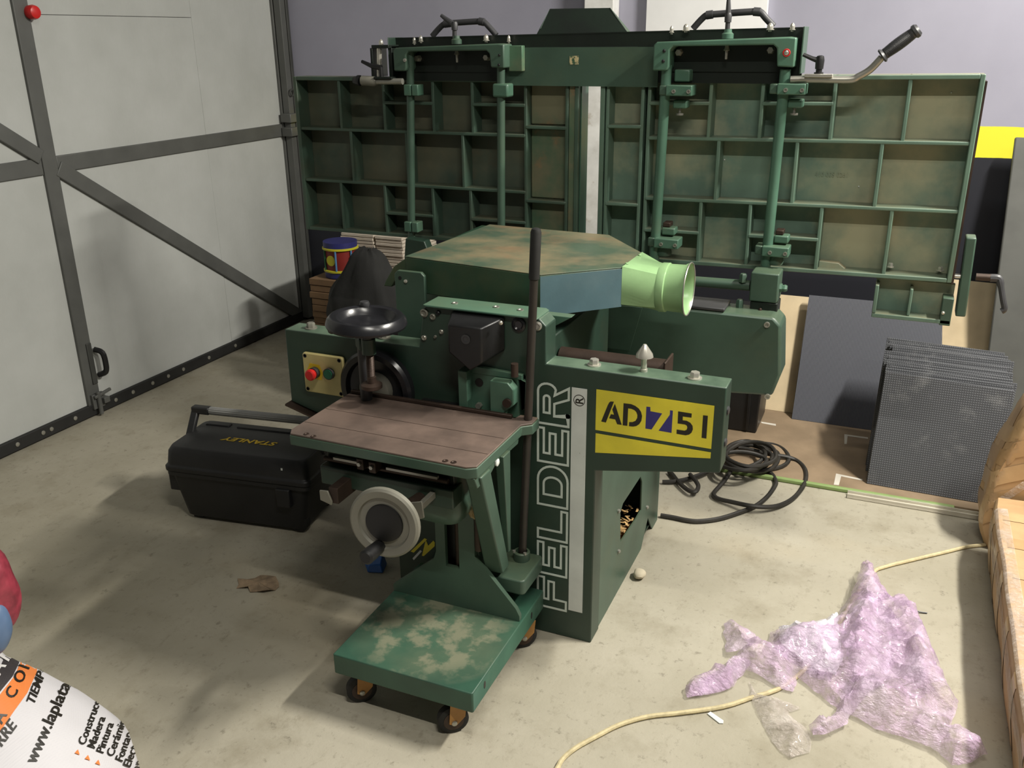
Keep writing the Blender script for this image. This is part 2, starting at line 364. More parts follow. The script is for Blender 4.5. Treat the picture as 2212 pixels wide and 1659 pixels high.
# base box behind the plate, right side wall with the chip opening
XS = -0.607
def sz(u, v): p = W(1100+u*0.36164, 780+v*0.36164, X=XS); return (p.y, p.z)
hole = [sz(785, 690), sz(794, 720), sz(788, 890), sz(760, 940), sz(664, 1082), sz(664, 905), sz(680, 850)]
side = MB().prism([(1.981, 0.0), (1.981, 0.50), (2.62, 0.50), (2.62, 0.0), (2.555, 0.0), (2.49, 0.075), (2.42, 0.0)], 'X', XS-0.004, XS, [hole])
base = part(side, 'side_panel', 'green', PL, 0.0)
part(MB().prism([(1.981, 0.0), (1.981, 0.50), (2.62, 0.50), (2.62, 0.0)], 'X', -1.175, -1.171), 'side_panel', 'green')
part(MB().box(-1.170, XS-0.006, 2.612, 2.62, 0.0, 0.50), 'back_panel', 'green')
part(MB().box(-1.170, XS-0.006, 1.982, 2.611, 0.02, 0.026), 'floor_pan', 'green_dark')
part(MB().box(-1.170, XS-0.006, 1.982, 2.611, 0.496, 0.50), 'top_pan', 'green_dark')
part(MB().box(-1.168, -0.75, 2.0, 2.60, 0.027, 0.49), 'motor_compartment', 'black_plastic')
rnd = random.Random(3)
ch = MB()
for i in range(420):
    y = rnd.uniform(2.02, 2.42); x = rnd.uniform(-0.745, -0.618); h = 0.06+0.10*max(0, 1-abs(y-2.15)/0.14)
    c = Vector((x, y, 0.03+rnd.random()*h+0.06)); a_ = rnd.uniform(0, 6.28); l = rnd.uniform(0.004, 0.011)
    d = Vector((math.cos(a_), math.sin(a_), rnd.uniform(-.6, .6)))*l; u, v = frame_for(d)
    ch.add([c-d-u*0.003, c-d+u*0.003, c+d*.2+u*0.004+v*0.003, c+d+u*0.002, c+d-u*0.003], [(0, 1, 2, 3, 4)])
ch.box(-0.745, -0.62, 2.0, 2.40, 0.028, 0.085)
M['chips'] = simple('wood_chips', (206, 168, 112), 0.8, 0, 0.25, 60)
tag(part(ch, 'wood_chips', 'chips', smooth=False), 'pale wood shavings piled inside the opening', kind='stuff')
for (u, v) in ((650, 895), (650, 1135), (820, 872)):
    y, z = sz(u, v); part(MB().lathe((XS, y, z), (1, 0, 0), [(0, 0.006), (0.004, 0.006), (0.007, 0.003)], 10), 'screw', 'steel')
# end face bolts of the right arm
for z in (0.70, 0.62): part(MB().lathe((-0.303, 1.947, z), (1, 0, 0), [(0, 0.010), (0.003, 0.010), (0.005, 0.006)], 14), 'end_plug', 'grey_plastic')
# inner chamber, rear plate
part(MB().box(-1.04, -0.755, 1.981, 2.49, 0.505, 0.80), 'chamber', 'green_dark', PL, 0.004)
rp = part(MB().prism([(-1.46, 0.56), (-1.46, 0.767), (-0.285, 0.767), (-0.262, 0.745), (-0.250, 0.60), (-0.268, 0.535), (-0.40, 0.525), (-0.60, 0.45), (-1.20, 0.45)], 'Y', 2.50, 2.61), 'rear_plate', 'green', PL, 0.008)
part(MB().prism([(-0.86, 0.62), (-0.80, 0.755), (-0.657, 0.757), (-0.69, 0.62)], 'Y', 2.4975, 2.4998), 'cover_plate', 'green', PL, 0.0)
for (px, py) in ((1298, 717), (1657, 701), (1658, 856)):
    p = W(px, py, Y=2.4974 if px < 1400 else 2.50); part(MB().socket(p, (0, -1, 0), 0.008 if px > 1400 else 0.012, 0.006), 'screw', 'steel' if px > 1400 else 'rusty')
part(MB().box(-0.56, -0.42, 2.50, 2.60, 0.768, 0.778), 'rear_ledge', 'grey_plastic', PL, 0.003)
# feed shaft lying behind the right arm, its end flange
part(MB().cyl((-0.75, 2.065, 0.735), (-0.475, 2.065, 0.735), 0.026), 'feed_shaft', 'rusty')
part(MB().box(-0.476, -0.470, 2.03, 2.11, 0.69, 0.765), 'shaft_flange', 'rusty', PL, 0.002)
part(MB().box(-0.50, -0.455, 1.99, 2.04, 0.735, 0.742), 'flange_tab', 'rusty', PL, 0.001)
# bolts and the pointed stop on the arm tops
for (px, py) in ((1287, 785), (1502, 815), (676, 707), (840, 724)):
    p = W(px, py, Z=0.767); p.y = 1.947; part(MB().hexbolt(p, (0, 0, 1), 0.0115, 0.016), 'arm_bolt', 'chrome' if px > 1000 else 'silver_paint')
p = W(1392, 800, Z=0.767); p.y = 1.95
part(MB().lathe(p, (0, 0, 1), [(0, 0.009), (0.006, 0.009), (0.007, 0.007), (0.028, 0.007), (0.034, 0.010), (0.036, 0.021), (0.044, 0.019), (0.066, 0.004), (0.067, 0.001)], 20), 'pointed_stop', 'chrome')
# bridge block above the front plate
part(MB().prism([(-1.046, 0.8785), (-1.056, 0.884), (-0.760, 0.884), (-0.7505, 0.8785)], 'Y', 1.90, 1.985), 'bridge_top', 'green_bright', PL, 0.002)
for (u, v) in ((500, 600), (775, 625), (935, 645)):
    p = W(820+u*0.32550, 460+v*0.32550, Z=0.884); part(MB().lathe(p, (0, 0, 1), [(0, 0.008), (0.002, 0.008), (0.002, 0.005), (0.0005, 0.004)], 14), 'grub_screw', 'steel')
for (u, v, r, m) in ((298, 662, 0.011, 'silver_paint'), (355, 688, 0.008, 'silver_paint'), (390, 662, 0.006, 'black_plastic'), (413, 787, 0.006, 'steel'), (298, 827, 0.007, 'steel'), (372, 820, 0.004, 'steel'), (925, 740, 0.018, 'black_gloss'), (1050, 750, 0.011, 'steel')):
    p = W(820+u*0.32550, 460+v*0.32550, Y=YF); part(MB().lathe(p, (0, -1, 0), [(0, r), (0.004, r), (0.006, r*0.7), (0.003, r*0.5)], 16), 'screw' if r < 0.017 else 'plug', m)
# drill chuck guard (black box with a pointed lower edge)
g0 = [W(973, 700, Y=1.85).x, W(1040, 700, Y=1.85).x]
cg = MB()
fp = [(-0.955, 0.862), (-0.868, 0.862), (-0.868, 0.775), (-0.900, 0.752), (-0.955, 0.792)]
bp = [(-0.982, 0.873), (-0.838, 0.873), (-0.838, 0.79), (-0.885, 0.757), (-0.982, 0.80)]
cg.loft([[(x, 1.838, z) for x, z in fp], [(x, YF-0.001, z) for x, z in bp]])
guard = part(cg, 'chuck_guard', 'black_plastic', PL, 0.004)
p = W(1006, 733, Y=1.837); part(MB().lathe(p, (0, -1, 0), [(0, 0.012), (0.001, 0.012), (0.001, 0.007), (-0.006, 0.006)], 14), 'chuck_hole', 'grey_plastic', guard)
for (px, py) in ((1082, 697), (1038, 757)): part(MB().lathe(W(px, py, Y=1.87), (0.3, -1, 0), [(0, 0.005), (0.003, 0.005), (0.005, 0.002)], 10), 'screw', 'chrome', guard)
# mortising bracket under the chuck guard
mb = MB(); mb.box(-0.95, -0.925, 1.872, YF-0.001, 0.60, 0.735); mb.box(-0.93, -0.80, 1.900, YF-0.001, 0.62, 0.73)
br = part(mb, 'mounting_bracket', 'green_bright', PL, 0.002)
part(MB().prism([(-0.862, 0.60), (-0.862, 0.722), (-0.815, 0.722), (-0.800, 0.705), (-0.800, 0.665), (-0.825, 0.645), (-0.835, 0.60)], 'Y', 1.868, 1.898), 'clamp_jaw', 'green_bright', br, 0.002)
part(MB().prism([(-0.935, 0.722), (-0.795, 0.722), (-0.775, 0.715), (-0.775, 0.66), (-0.79, 0.645), (-0.79, 0.735), (-0.94, 0.742)], 'Y', 1.899, 1.912), 'cover_strip', 'green_bright', br, 0.001)
part(MB().cyl((-0.803, 1.885, 0.735), (-0.803, 1.885, 0.768), 0.009), 'stud', 'rusty', br)
part(MB().lathe((-0.815, 1.868, 0.672), (0, -1, 0), [(0, 0.011), (0.008, 0.011), (0.008, 0.006)], 14), 'clamp_bolt', 'rusty', br)
part(MB().lathe((-0.905, 1.90, 0.64), (0, -1, 0), [(0, 0.008), (0.012, 0.008)], 6), 'clamp_bolt', 'steel', br)
part(MB().lathe((-0.905, 1.8995, 0.70), (0, -1, 0), [(0, 0.011), (0.0008, 0.011)], 14), 'bore', 'black_plastic', br)
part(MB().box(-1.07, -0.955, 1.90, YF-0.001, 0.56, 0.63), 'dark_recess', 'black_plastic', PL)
# height wheel (big black dial) and its grey hub
dc = Vector((-1.195, YF, 0.645))
dial = part(MB().lathe(dc, (0, -1, 0), [(0.001, 0.085), (0.012, 0.105), (0.032, 0.107), (0.040, 0.100), (0.040, 0.086), (0.026, 0.080), (0.022, 0.050), (0.022, 0.02)], 48), 'height_wheel', 'black_gloss')
part(MB().lathe(dc, (0, -1, 0), [(0.020, 0.046), (0.040, 0.044), (0.044, 0.036), (0.044, 0.01)], 32), 'wheel_hub', 'silver_paint', dial)
# switch panel
sw = part(MB().prism(rrect(-1.431, -1.303, 0.600, 0.713, 0.008), 'Y', 1.900, YF-0.001), 'switch_panel', 'cream', PL, 0.003)
for x, z in ((-1.422, 0.704), (-1.314, 0.704), (-1.422, 0.609), (-1.316, 0.609)): part(MB().lathe((x, 1.900, z), (0, -1, 0), [(0, 0.0055), (0.0006, 0.0055), (0.0006, 0.004), (-0.002, 0.003)], 12), 'corner_screw', 'grey_plastic', sw)
c = Vector((-1.392, 1.8995, 0.661))
yl = MB().prism([(c.x-0.018, c.z-0.02), (c.x+0.018, c.z-0.02), (c.x+0.024, c.z), (c.x+0.014, c.z+0.022), (c.x-0.016, c.z+0.024), (c.x-0.026, c.z+0.004)], 'Y', 1.8985, 1.8998); part(yl, 'warning_plate', 'yellow', sw)
part(MB().lathe(c, (0, -1, 0), [(0, 0.016), (0.014, 0.016)], 20), 'button_collar', 'grey_plastic', sw)
part(MB().lathe(c, (0, -1, 0), [(0.014, 0.013), (0.020, 0.0155), (0.027, 0.0155), (0.030, 0.012)], 24), 'stop_button', 'red', sw)
c2 = Vector((-1.346, 1.8995, 0.664))
part(MB().lathe(c2, (0, -1, 0), [(0, 0.016), (0.009, 0.016), (0.009, 0.013)], 20), 'button_collar', 'grey_plastic', sw)
part(MB().lathe(c2, (0, -1, 0), [(0.006, 0.0135), (0.0105, 0.0130)], 24), 'start_button', 'green_btn', sw)

# ---------------------------------------------------------------- lettering on the front plate
YL = YF-0.0012
def stroke_loop(pts, w, m, name, parent):      # closed outline drawn as a flat band of width w
    n = len(pts); P = [Vector((p[0], p[1])) for p in pts]; area2 = sum(P[i].x*P[(i+1) % n].y-P[(i+1) % n].x*P[i].y for i in range(n))
    sg = 1 if area2 > 0 else -1; inner = []
    for i in range(n):
        a_ = (P[i]-P[i-1]).normalized(); b_ = (P[(i+1) % n]-P[i]).normalized()
        na = Vector((-a_.y, a_.x))*sg; nb = Vector((-b_.y, b_.x))*sg; h = (na+nb); h = h/max(h.length_squared/2, 0.25)
        inner.append(P[i]+h*w)
    q = MB(); vs = [(p.x, YL, p.y) for p in P]+[(p.x, YL, p.y) for p in inner]+[(p.x, YF-0.0002, p.y) for p in P]+[(p.x, YF-0.0002, p.y) for p in inner]
    fs = []
    for i in range(n):
        j = (i+1) % n
        fs += [(i, j, n+j, n+i), (2*n+i, 2*n+j, j, i), (3*n+i, n+i, n+j, 3*n+j)]
    q.add(vs, fs); return q
def letter(loops, z0, name='letter'):
    # u runs up (reading direction), v runs from the base line (right) to the cap line (left)
    XR = -0.671; q = MB()
    for l in loops:
        s_ = stroke_loop([(XR-v, z0+u) for u, v in l], 0.0056, 'letter_white', name, plate); q.add(s_.v, s_.f)
    return part(q, name, 'letter_white', plate, smooth=False)
HL = 0.085
letter([[(0, 0), (0.033, 0), (0.033, 0.034), (0.0858, 0.034), (0.0858, 0.055), (0.030, 0.055-0.0), (0.030, 0.062), (0.0955, 0.062), (0.0955, HL), (0, HL)]], 0.079)
Ep = [(0, 0), (0.097, 0), (0.097, 0.021), (0.030, 0.021), (0.030, 0.033), (0.085, 0.033), (0.085, 0.054), (0.030, 0.054), (0.030, 0.064), (0.097, 0.064), (0.097, HL), (0, HL)]
letter([Ep], 0.182)
letter([[(0, 0), (0.092, 0), (0.092, 0.021), (0.032, 0.021), (0.032, HL), (0, HL)]], 0.286)
cu = [(0.075+0.041*math.sin(t), HL/2-HL/2*math.cos(t)) for t in [math.pi*i/14 for i in range(15)]]
ci = [(0.064+0.022*math.sin(t), HL/2-0.027*math.cos(t)) for t in [math.pi*i/12 for i in range(13)]]
letter([[(0, 0)]+cu+[(0, HL)], [(0.030, HL/2-0.027)]+ci+[(0.030, HL/2+0.027)]], 0.384)
letter([Ep], 0.505)
ro = [(0.088+0.023*math.sin(t), 0.0585-0.0265*math.cos(t)) for t in [math.pi*i/10 for i in range(11)]]
ri = [(0.070+0.010*math.sin(t), 0.0595-0.0105*math.cos(t)) for t in [math.pi*i/8 for i in range(9)]]
letter([[(0, 0), (0.036, 0), (0.036, 0.0), (0.029, 0.037), (0.056, 0.037), (0.072, 0.0), (0.108, 0.0), (0.086, 0.035)]+ro[1:]+[(0, HL)], [(0.029, 0.049)]+ri+[(0.029, 0.070)]], 0.609)
wb = part(MB().box(-0.6665, -0.6280, YL, YF-0.0002, 0.088, 0.717), 'white_band', 'label_white', plate)
def text_mesh(body, size, extrude=0.0, bold=0.0):
    cu_ = bpy.data.curves.new('txt', 'FONT'); cu_.body = body; cu_.size = size; cu_.extrude = extrude; cu_.offset = bold; cu_.resolution_u = 3
    o_ = bpy.data.objects.new('txt', cu_); me = bpy.data.meshes.new_from_object(o_)
    vs = [v.co.copy() for v in me.vertices]; fs = [tuple(p.vertices) for p in me.polygons]
    bpy.data.objects.remove(o_); bpy.data.curves.remove(cu_); bpy.data.meshes.remove(me); return vs, fs
vs, fs = text_mesh('R', 0.028, 0, 0.0004)
cxm = sum(v.x for v in vs)/len(vs); cym = 0.0098
rg = MB(); rg.add([(-0.647-(v.y-cym), YL-0.0004, 0.686+(v.x-cxm)) for v in vs], fs)
ring = [(-0.647+0.0145*math.cos(t), 0.686+0.0145*math.sin(t)) for t in [2*math.pi*i/32 for i in range(32)]]
q = stroke_loop(ring, 0.0014, None, None, None); rg.add([(v[0], v[1]-0.0006, v[2]) for v in q.v], q.f)
part(rg, 'registered_mark', 'print_black', plate, smooth=False)
# model label
def lab(u, v): p = W(1275+u*0.12658, 825+v*0.12658, Y=YF); return (p.x, p.z)
lbl = part(MB().prism([(-0.605, 0.616), (-0.327, 0.614), (-0.327, 0.7205), (-0.605, 0.7205)], 'Y', YL, YF-0.0002), 'model_label', 'label_yellow', plate, smooth=False)
part(MB().prism([(-0.604, 0.556), (-0.327, 0.590), (-0.327, 0.605), (-0.604, 0.607)], 'Y', YL, YF-0.0002), 'label_stripe', 'label_yellow', plate, smooth=False)
def glyph(poly, m):
    part(MB().prism([lab(*p) for p in poly], 'Y', YL-0.0005, YL-0.0001), 'digit', m, lbl if False else plate, smooth=False)
glyph([(190, 670), (300, 400), (325, 350), (350, 330), (407, 335), (270, 688)], 'print_black')
glyph([(425, 370), (540, 728), (462, 716), (430, 635), (325, 615), (355, 548), (410, 556), (380, 465)], 'print_black')
glyph([(572, 360), (700, 375), (770, 405), (830, 450), (868, 505), (888, 580), (875, 660), (840, 715), (790, 748), (735, 758), (664, 750), (668, 682), (725, 682), (775, 660), (805, 610), (808, 560), (790, 510), (755, 475), (700, 452), (650, 447), (636, 745), (556, 735)], 'print_black')
glyph([(962, 418), (1028, 425), (1030, 497), (1230, 535), (1050, 806), (944, 790)], 'print_blue')
glyph([(1365, 480), (1413, 487), (1390, 865), (1170, 826), (1362, 555)], 'print_blue')
glyph([(1503, 498), (1735, 536), (1730, 605), (1583, 585), (1580, 650), (1650, 660), (1712, 695), (1748, 745), (1754, 805), (1730, 862), (1690, 893), (1630, 906), (1475, 880), (1478, 808), (1610, 828), (1645, 815), (1660, 775), (1650, 740), (1620, 722), (1494, 704)], 'print_black')
glyph([(1928, 565), (2010, 575), (1984, 962), (1902, 948)], 'print_black')
# small yellow and white maker's mark low on the plate
def zz(u, v): p = W(680+u*0.27119, 1150+v*0.27119, Y=YF); return (p.x, p.z)
for poly, m in (([(765, 150), (875, 45), (895, 55), (790, 160)], 'label_yellow'), ([(855, 185), (885, 60), (905, 105), (945, 65), (957, 80), (955, 110), (870, 187)], 'label_yellow'), ([(780, 205), (840, 140), (855, 150), (790, 220)], 'label_white')):
    part(MB().prism([zz(*p) for p in poly], 'Y', YL, YF-0.0002), 'maker_mark', m, plate, smooth=False)

# ---------------------------------------------------------------- extraction hood
ZH, ZL = 0.955, 0.862
H = [(-1.197, 2.073), (-1.175, 2.571), (-0.779, 2.546), (-0.624, 2.343), (-0.626, 2.168), (-0.789, 2.016)]
hz = [0.957, 0.953, 0.953, 0.955, 0.955, 0.957]
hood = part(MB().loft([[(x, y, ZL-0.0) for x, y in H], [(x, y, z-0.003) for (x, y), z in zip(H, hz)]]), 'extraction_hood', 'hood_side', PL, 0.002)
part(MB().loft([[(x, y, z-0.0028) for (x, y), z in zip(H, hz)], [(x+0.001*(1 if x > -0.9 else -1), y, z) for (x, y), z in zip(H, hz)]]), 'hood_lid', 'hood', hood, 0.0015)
# curved left end of the hood with its slot
le = MB().prism([(-1.197, 0.951), (-1.235, 0.925), (-1.262, 0.885), (-1.270, 0.868), (-1.245, 0.868), (-1.230, 0.890), (-1.210, 0.903), (-1.170, 0.905), (-1.170, 0.951)], 'Y', 2.075, 2.56)
part(le, 'hood_end', 'hood_side', hood, 0.002)
f1, f2 = Vector((-0.789, 2.016)), Vector((-0.626, 2.168)); nn = Vector(((f2-f1).y, -(f2-f1).x)).normalized()
bl = MB(); e0 = f1+nn*0.0012; e1 = f2+nn*0.0012
bl.loft([[(e0.x, e0.y, 0.850), (e1.x, e1.y, 0.852), (e1.x, e1.y, 0.951), (e0.x, e0.y, 0.951)], [(f1.x, f1.y, 0.850), (f2.x, f2.y, 0.852), (f2.x, f2.y, 0.951), (f1.x, f1.y, 0.951)]])
part(bl, 'blue_panel', 'hood_blue', hood)
hb = MB().prism([(-1.215, 0.70), (-1.215, 0.915), (-1.205, 0.925), (-1.135, 0.925), (-1.125, 0.915), (-1.125, 0.80), (-1.075, 0.80), (-1.075, 0.70)], 'Y', 2.042, 2.054)
hbk = part(hb, 'hood_bracket', 'green', PL, 0.002)
part(MB().lathe((-1.18, 2.041, 0.898), (0, -1, 0), [(0, 0.005), (0.003, 0.005), (0.005, 0.002)], 12), 'screw', 'chrome', hbk)
part(MB().lathe((-1.198, 2.0415, 0.905), (0, -1, 0), [(0, 0.005), (0.0006, 0.005)], 12), 'bore', 'black_plastic', hbk)
part(MB().prism([(-0.80, 0.80), (-0.70, 0.862), (-0.80, 0.862)], 'Y', 2.0, 2.03), 'hood_support', 'green_bright', PL, 0.002)
# light green outlet
N = 40
def ringpts(c, r, ny=1.0, tilt=0.0): return [(c[0]+tilt*math.sin(2*math.pi*i/N)*0, c[1]+r*math.cos(2*math.pi*i/N), c[2]+r*math.sin(2*math.pi*i/N)) for i in range(N)]
def rectpts(x0, x1, y0, y1, z0, z1):
    out = []
    for i in range(N):
        a_ = 2*math.pi*i/N; c_, s_ = math.cos(a_), math.sin(a_); k = 1/max(abs(c_), abs(s_)); yy = (y0+y1)/2+(y1-y0)/2*c_*k; t_ = (yy-y0)/(y1-y0)
        out.append((x0+(x1-x0)*t_, yy, (z0+z1)/2+(z1-z0)/2*s_*k))
    return out
oc = (2.258, 0.890)
sp = MB(); prof = [rectpts(-0.626, -0.624, 2.166, 2.345, 0.858, 0.957), ringpts((-0.548, oc[0]-0.004, oc[1]), 0.062), ringpts((-0.543, oc[0]-0.004, oc[1]), 0.064), ringpts((-0.528, oc[0]-0.002, oc[1]), 0.064), ringpts((-0.526, oc[0], oc[1]), 0.061), ringpts((-0.487, oc[0], oc[1]), 0.062), ringpts((-0.474, oc[0], oc[1]), 0.069),
      ringpts((-0.474, oc[0], oc[1]), 0.067), ringpts((-0.487, oc[0], oc[1]), 0.0595), ringpts((-0.543, oc[0], oc[1]), 0.058), rectpts(-0.621, -0.619, 2.175, 2.335, 0.862, 0.953)]
sp.loft(prof, False); outlet = part(sp, 'dust_outlet', 'mint', PL, angle=30)
part(MB().tube([(-0.4735, oc[0]+0.068*math.cos(t), oc[1]+0.068*math.sin(t)) for t in [2*math.pi*i/48 for i in range(48)]], 0.0018, 6, True), 'worn_rim', 'steel', outlet)
for (px, py) in ((1382, 551), (1354, 569)): part(MB().ball(W(px, py, Z=0.958), 0.005, 10, 6, (1, 1, 0.5)), 'rivet', 'mint', outlet)

# ---------------------------------------------------------------- the two folded tables
TYF, TYB = 2.700, 2.765
def table(name, x0, x1, z0, z1, roll, m, hor, ver, pads):
    xc = (x0+x1)/2
    def R(mb):
        mb.v = [(x, y, z+roll*(x-xc)) for x, y, z in mb.v]; return mb
    t = part(R(MB().box(x0, x1, TYB, TYB+0.018, z0, z1)), name, m, PL, 0.002)
    w = 0.0052; RM = 'rib_paint' if m == 'table_cast' else 'rib_paint_dark'
    for a_, b_, c_, d_ in ((x0, x0+0.014, z0, z1), (x1-0.012, x1, z0, z1), (x0+0.0141, x1-0.0121, z1-0.012, z1), (x0+0.0141, x1-0.0121, z0, z0+0.012)):
        part(R(MB().box(a_, b_, TYF, TYB-0.0005, c_, d_)), 'rim', RM, t, 0.002)
    for (a_, b_, z) in hor: part(R(MB().box(a_, b_, TYF+0.002, TYB-0.0005, z-w, z+w)), 'rib', RM, t, 0.0025)
    for (x, c_, d_) in ver: part(R(MB().box(x-w, x+w, TYF+0.003, TYB-0.0005, c_, d_)), 'rib', RM, t, 0.0025)
    return t
def TX(px, py): return W(px, py, Y=TYF+0.01).x
def TZ(px, py): return W(px, py, Y=TYF+0.01).z
# left (infeed) table
Lx0, Lx1, Lz0, Lz1 = -1.962, -0.934, 0.858, 1.380
LZ = lambda v, u: TZ(600+u*0.31646, v*0.31646)
h1 = LZ(900, 900); h2 = LZ(1265, 900)
LXr = TX(1137, 350)
vx = lambda u, v: TX(600+u*0.31646, v*0.31646)
hm1, hm3 = LZ(705, 1000), LZ(1470, 1000)
c1, c2, c3, c4 = vx(430, 700), vx(730, 700), vx(1065, 700), vx(1333, 700)
b1, b2, b3 = vx(515, 1080), vx(890, 1080), vx(1270, 1080)
a1, a2, a3, a4 = vx(447, 1400), vx(742, 1400), vx(1066, 1400), vx(1322, 1400)
LX2 = vx(1975, 1000)
tl = table('infeed_table', Lx0, Lx1, Lz0, Lz1, 0.0, 'table_cast_dark',
      [(Lx0+0.014, LXr, h1), (Lx0+0.014, LXr, h2), (c2, c3, hm1), (c4, LXr, hm1), (a2, a3, hm3), (a4, LXr, hm3), (LXr, LX2, LZ(870, 1800)), (LXr, LX2, LZ(1375, 1800))],
      [(c1, h1, Lz1), (c2, h1, Lz1), (c3, h1, Lz1), (c4, h1, Lz1), (b1, h2, h1), (b2, h2, h1), (b3, h2, h1), (a1, Lz0, h2), (a2, Lz0, h2), (a3, Lz0, h2), (a4, Lz0, h2), (LXr, Lz0, Lz1), (LX2, Lz0, Lz1)], None)
part(MB().box(LX2+0.006, Lx1-0.013, TYF+0.006, TYB-0.001, Lz0+0.013, Lz1-0.013), 'edge_block', 'cell_worn', tl, 0.002)
for za, zb2 in ((Lz0+0.013, LZ(1375, 1800)-0.006), (LZ(1375, 1800)+0.006, LZ(870, 1800)-0.006), (LZ(870, 1800)+0.006, Lz1-0.013)):
    part(MB().box(LXr+0.006, LX2-0.006, TYB-0.03, TYB-0.001, za, zb2), 'cell_panel', 'cell_worn', tl, 0.004)
part(MB().box(Lx1+0.001, Lx1+0.004, TYF+0.02, TYB+0.016, Lz0, Lz1), 'lip_plate', 'green_bright', tl)
# right (outfeed) table
Rx0, Rx1, Rz0, Rz1, RR = -0.866, 0.154, 0.850, 1.393, 0.014
xm = (Rx0+Rx1)/2
def rz(px, py): p = W(px, py, Y=TYF+0.01); return p.z-RR*(p.x-xm)
r1 = rz(1700, 303); r2 = rz(1700, 441)
q0 = TX(1400, 300); qa = TX(1312, 300); qb = TX(1386, 300)
A1, A2, A3, A4 = TX(1534, 240), TX(1645, 240), TX(1799, 240), TX(1958, 240)
B1, B2, B3 = TX(1550, 360), TX(1718, 360), TX(1897, 380)
C1, C2, C3, C4 = TX(1511, 500), TX(1617, 500), TX(1768, 520), TX(1918, 520)
k1 = rz(1480, 223); k2 = rz(1480, 501)
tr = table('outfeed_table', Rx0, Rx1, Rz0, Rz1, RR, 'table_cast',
      [(q0, Rx1-0.012, r1), (q0, Rx1-0.012, r2), (q0, A1, k1), (A2, A3, k1), (q0, C1, k2), (C2, C3, k2), (qa, qb, rz(1350, 273)), (qa, qb, rz(1345, 441))],
      [(A1, r1, Rz1), (A2, r1, Rz1), (A3, r1, Rz1), (A4, r1, Rz1), (B1, r2, r1), (B2, r2, r1), (B3, r2, r1), (C1, Rz0, r2), (C2, Rz0, r2), (C3, Rz0, r2), (C4, Rz0, r2), (qa, Rz0, Rz1), (qb, Rz0, Rz1), (q0, Rz0, Rz1)], None)
part(MB().box(TX(1390, 300)+0.002, q0-0.006, TYF+0.03, TYB-0.001, Rz0+0.02, Rz1-0.02), 'slot_block', 'black_sheet', tr, 0.002)
# small stepped ledge in the lowest row
pz = rz(1800, 565)
part(MB().prism([(C3+0.006, Rz0+0.0), (C3+0.006, Rz0+0.032), (C3+0.060, Rz0+0.030), (C3+0.082, Rz0+0.014), (C3+0.10, Rz0+0.012)], 'Y', TYB-0.03, TYB-0.001), 'stepped_ledge', 'table_cast', tr, 0.002)
vs, fs = text_mesh('410 005 0261', 0.018, 0.0007)
p0 = W(1760, 381, Y=TYB-0.001); wmx = max(v.x for v in vs)
part(MB().add([(p0.x+v.x/wmx*0.088, TYB-0.0012-v.z, p0.z+v.y+0.014*v.x/wmx*0.1) for v in vs], fs), 'cast_number', 'table_cast', tr, smooth=False)
for (px, py) in ((1923, 577), (2031, 585)): part(MB().hexbolt(W(px, py, Y=2.74), (0, 0, 1), 0.007, 0.012), 'ledge_bolt', 'chrome', tr)
for (px, py) in ((1565, 345), (2055, 200), (1855, 403)): part(MB().ball(W(px, py, Y=TYB-0.001), 0.0022, 8, 5), 'paint_fleck', 'label_white', tr)

# ---------------------------------------------------------------- table support rods, collars, top brackets
YR = 2.655
def rod(px0, py0, px1, py1, r=0.0155):
    a_ = W(px0, py0, Y=YR); b_ = W(px1, py1, Y=YR); return a_, b_
rods = []
for (pt, pb, m) in (((886, 112), (889, 520), 'green'), ((1082, 140), (1083, 500), 'green'), ((1441, 140), (1412, 575), 'green_bright'), ((1697, 150), (1652, 590), 'green_bright')):
    a_ = W(*pt, Y=YR); b_ = W(*pb, Y=YR); rods.append(part(MB().cyl(a_, b_, 0.0125 if pt[0] < 1200 else 0.0145, n=24), 'support_rod', m)); rods[-1]['px'] = 0; del rods[-1]['px']
def blk(px, py, w, h, m='green', y0=YR-0.026, y1=YR+0.03, nm='clamp_block', bev=0.003, par=PL):
    p = W(px, py, Y=y0); return part(MB().box(p.x-w/2, p.x+w/2, y0, y1, p.z-h/2, p.z+h/2), nm, m, par, bev)
def split_collar(px, py):
    p = W(px, py, Y=YR-0.02); q = MB(); q.box(p.x-0.027, p.x-0.0015, YR-0.02, YR+0.02, p.z-0.017, p.z+0.017); q.box(p.x+0.0015, p.x+0.024, YR-0.02, YR+0.02, p.z-0.017, p.z+0.017)
    return part(q, 'split_collar', 'green_bright', PL, 0.003)
split_collar(888, 195); split_collar(888, 491); 
p = W(1085, 195, Y=YR); part(MB().box(p.x-0.026, p.x+0.026, YR-0.018, YR+0.03, p.z-0.020, p.z+0.020), 'collar', 'green_bright', PL, 0.006)
def clampset(px, py, below, above=None):     # flat clamp with two socket screws, lug with wing screw under it
    p = W(px, py, Y=YR-0.03)
    c_ = part(MB().box(p.x-0.037, p.x+0.037, YR-0.03, YR+0.028, p.z-0.0145, p.z+0.0145), 'clamp', 'green_bright', PL, 0.003)
    part(MB().box(p.x-0.058, p.x-0.0375, YR-0.02, YR+0.03, p.z-0.013, p.z+0.013), 'clamp_back', 'green', c_, 0.003)
    for dx in (-0.014, 0.028): part(MB().socket((p.x+dx, YR-0.0305, p.z-0.002), (0, -1, 0), 0.0055, 0.004), 'socket_screw', 'steel', c_)
    return c_, p
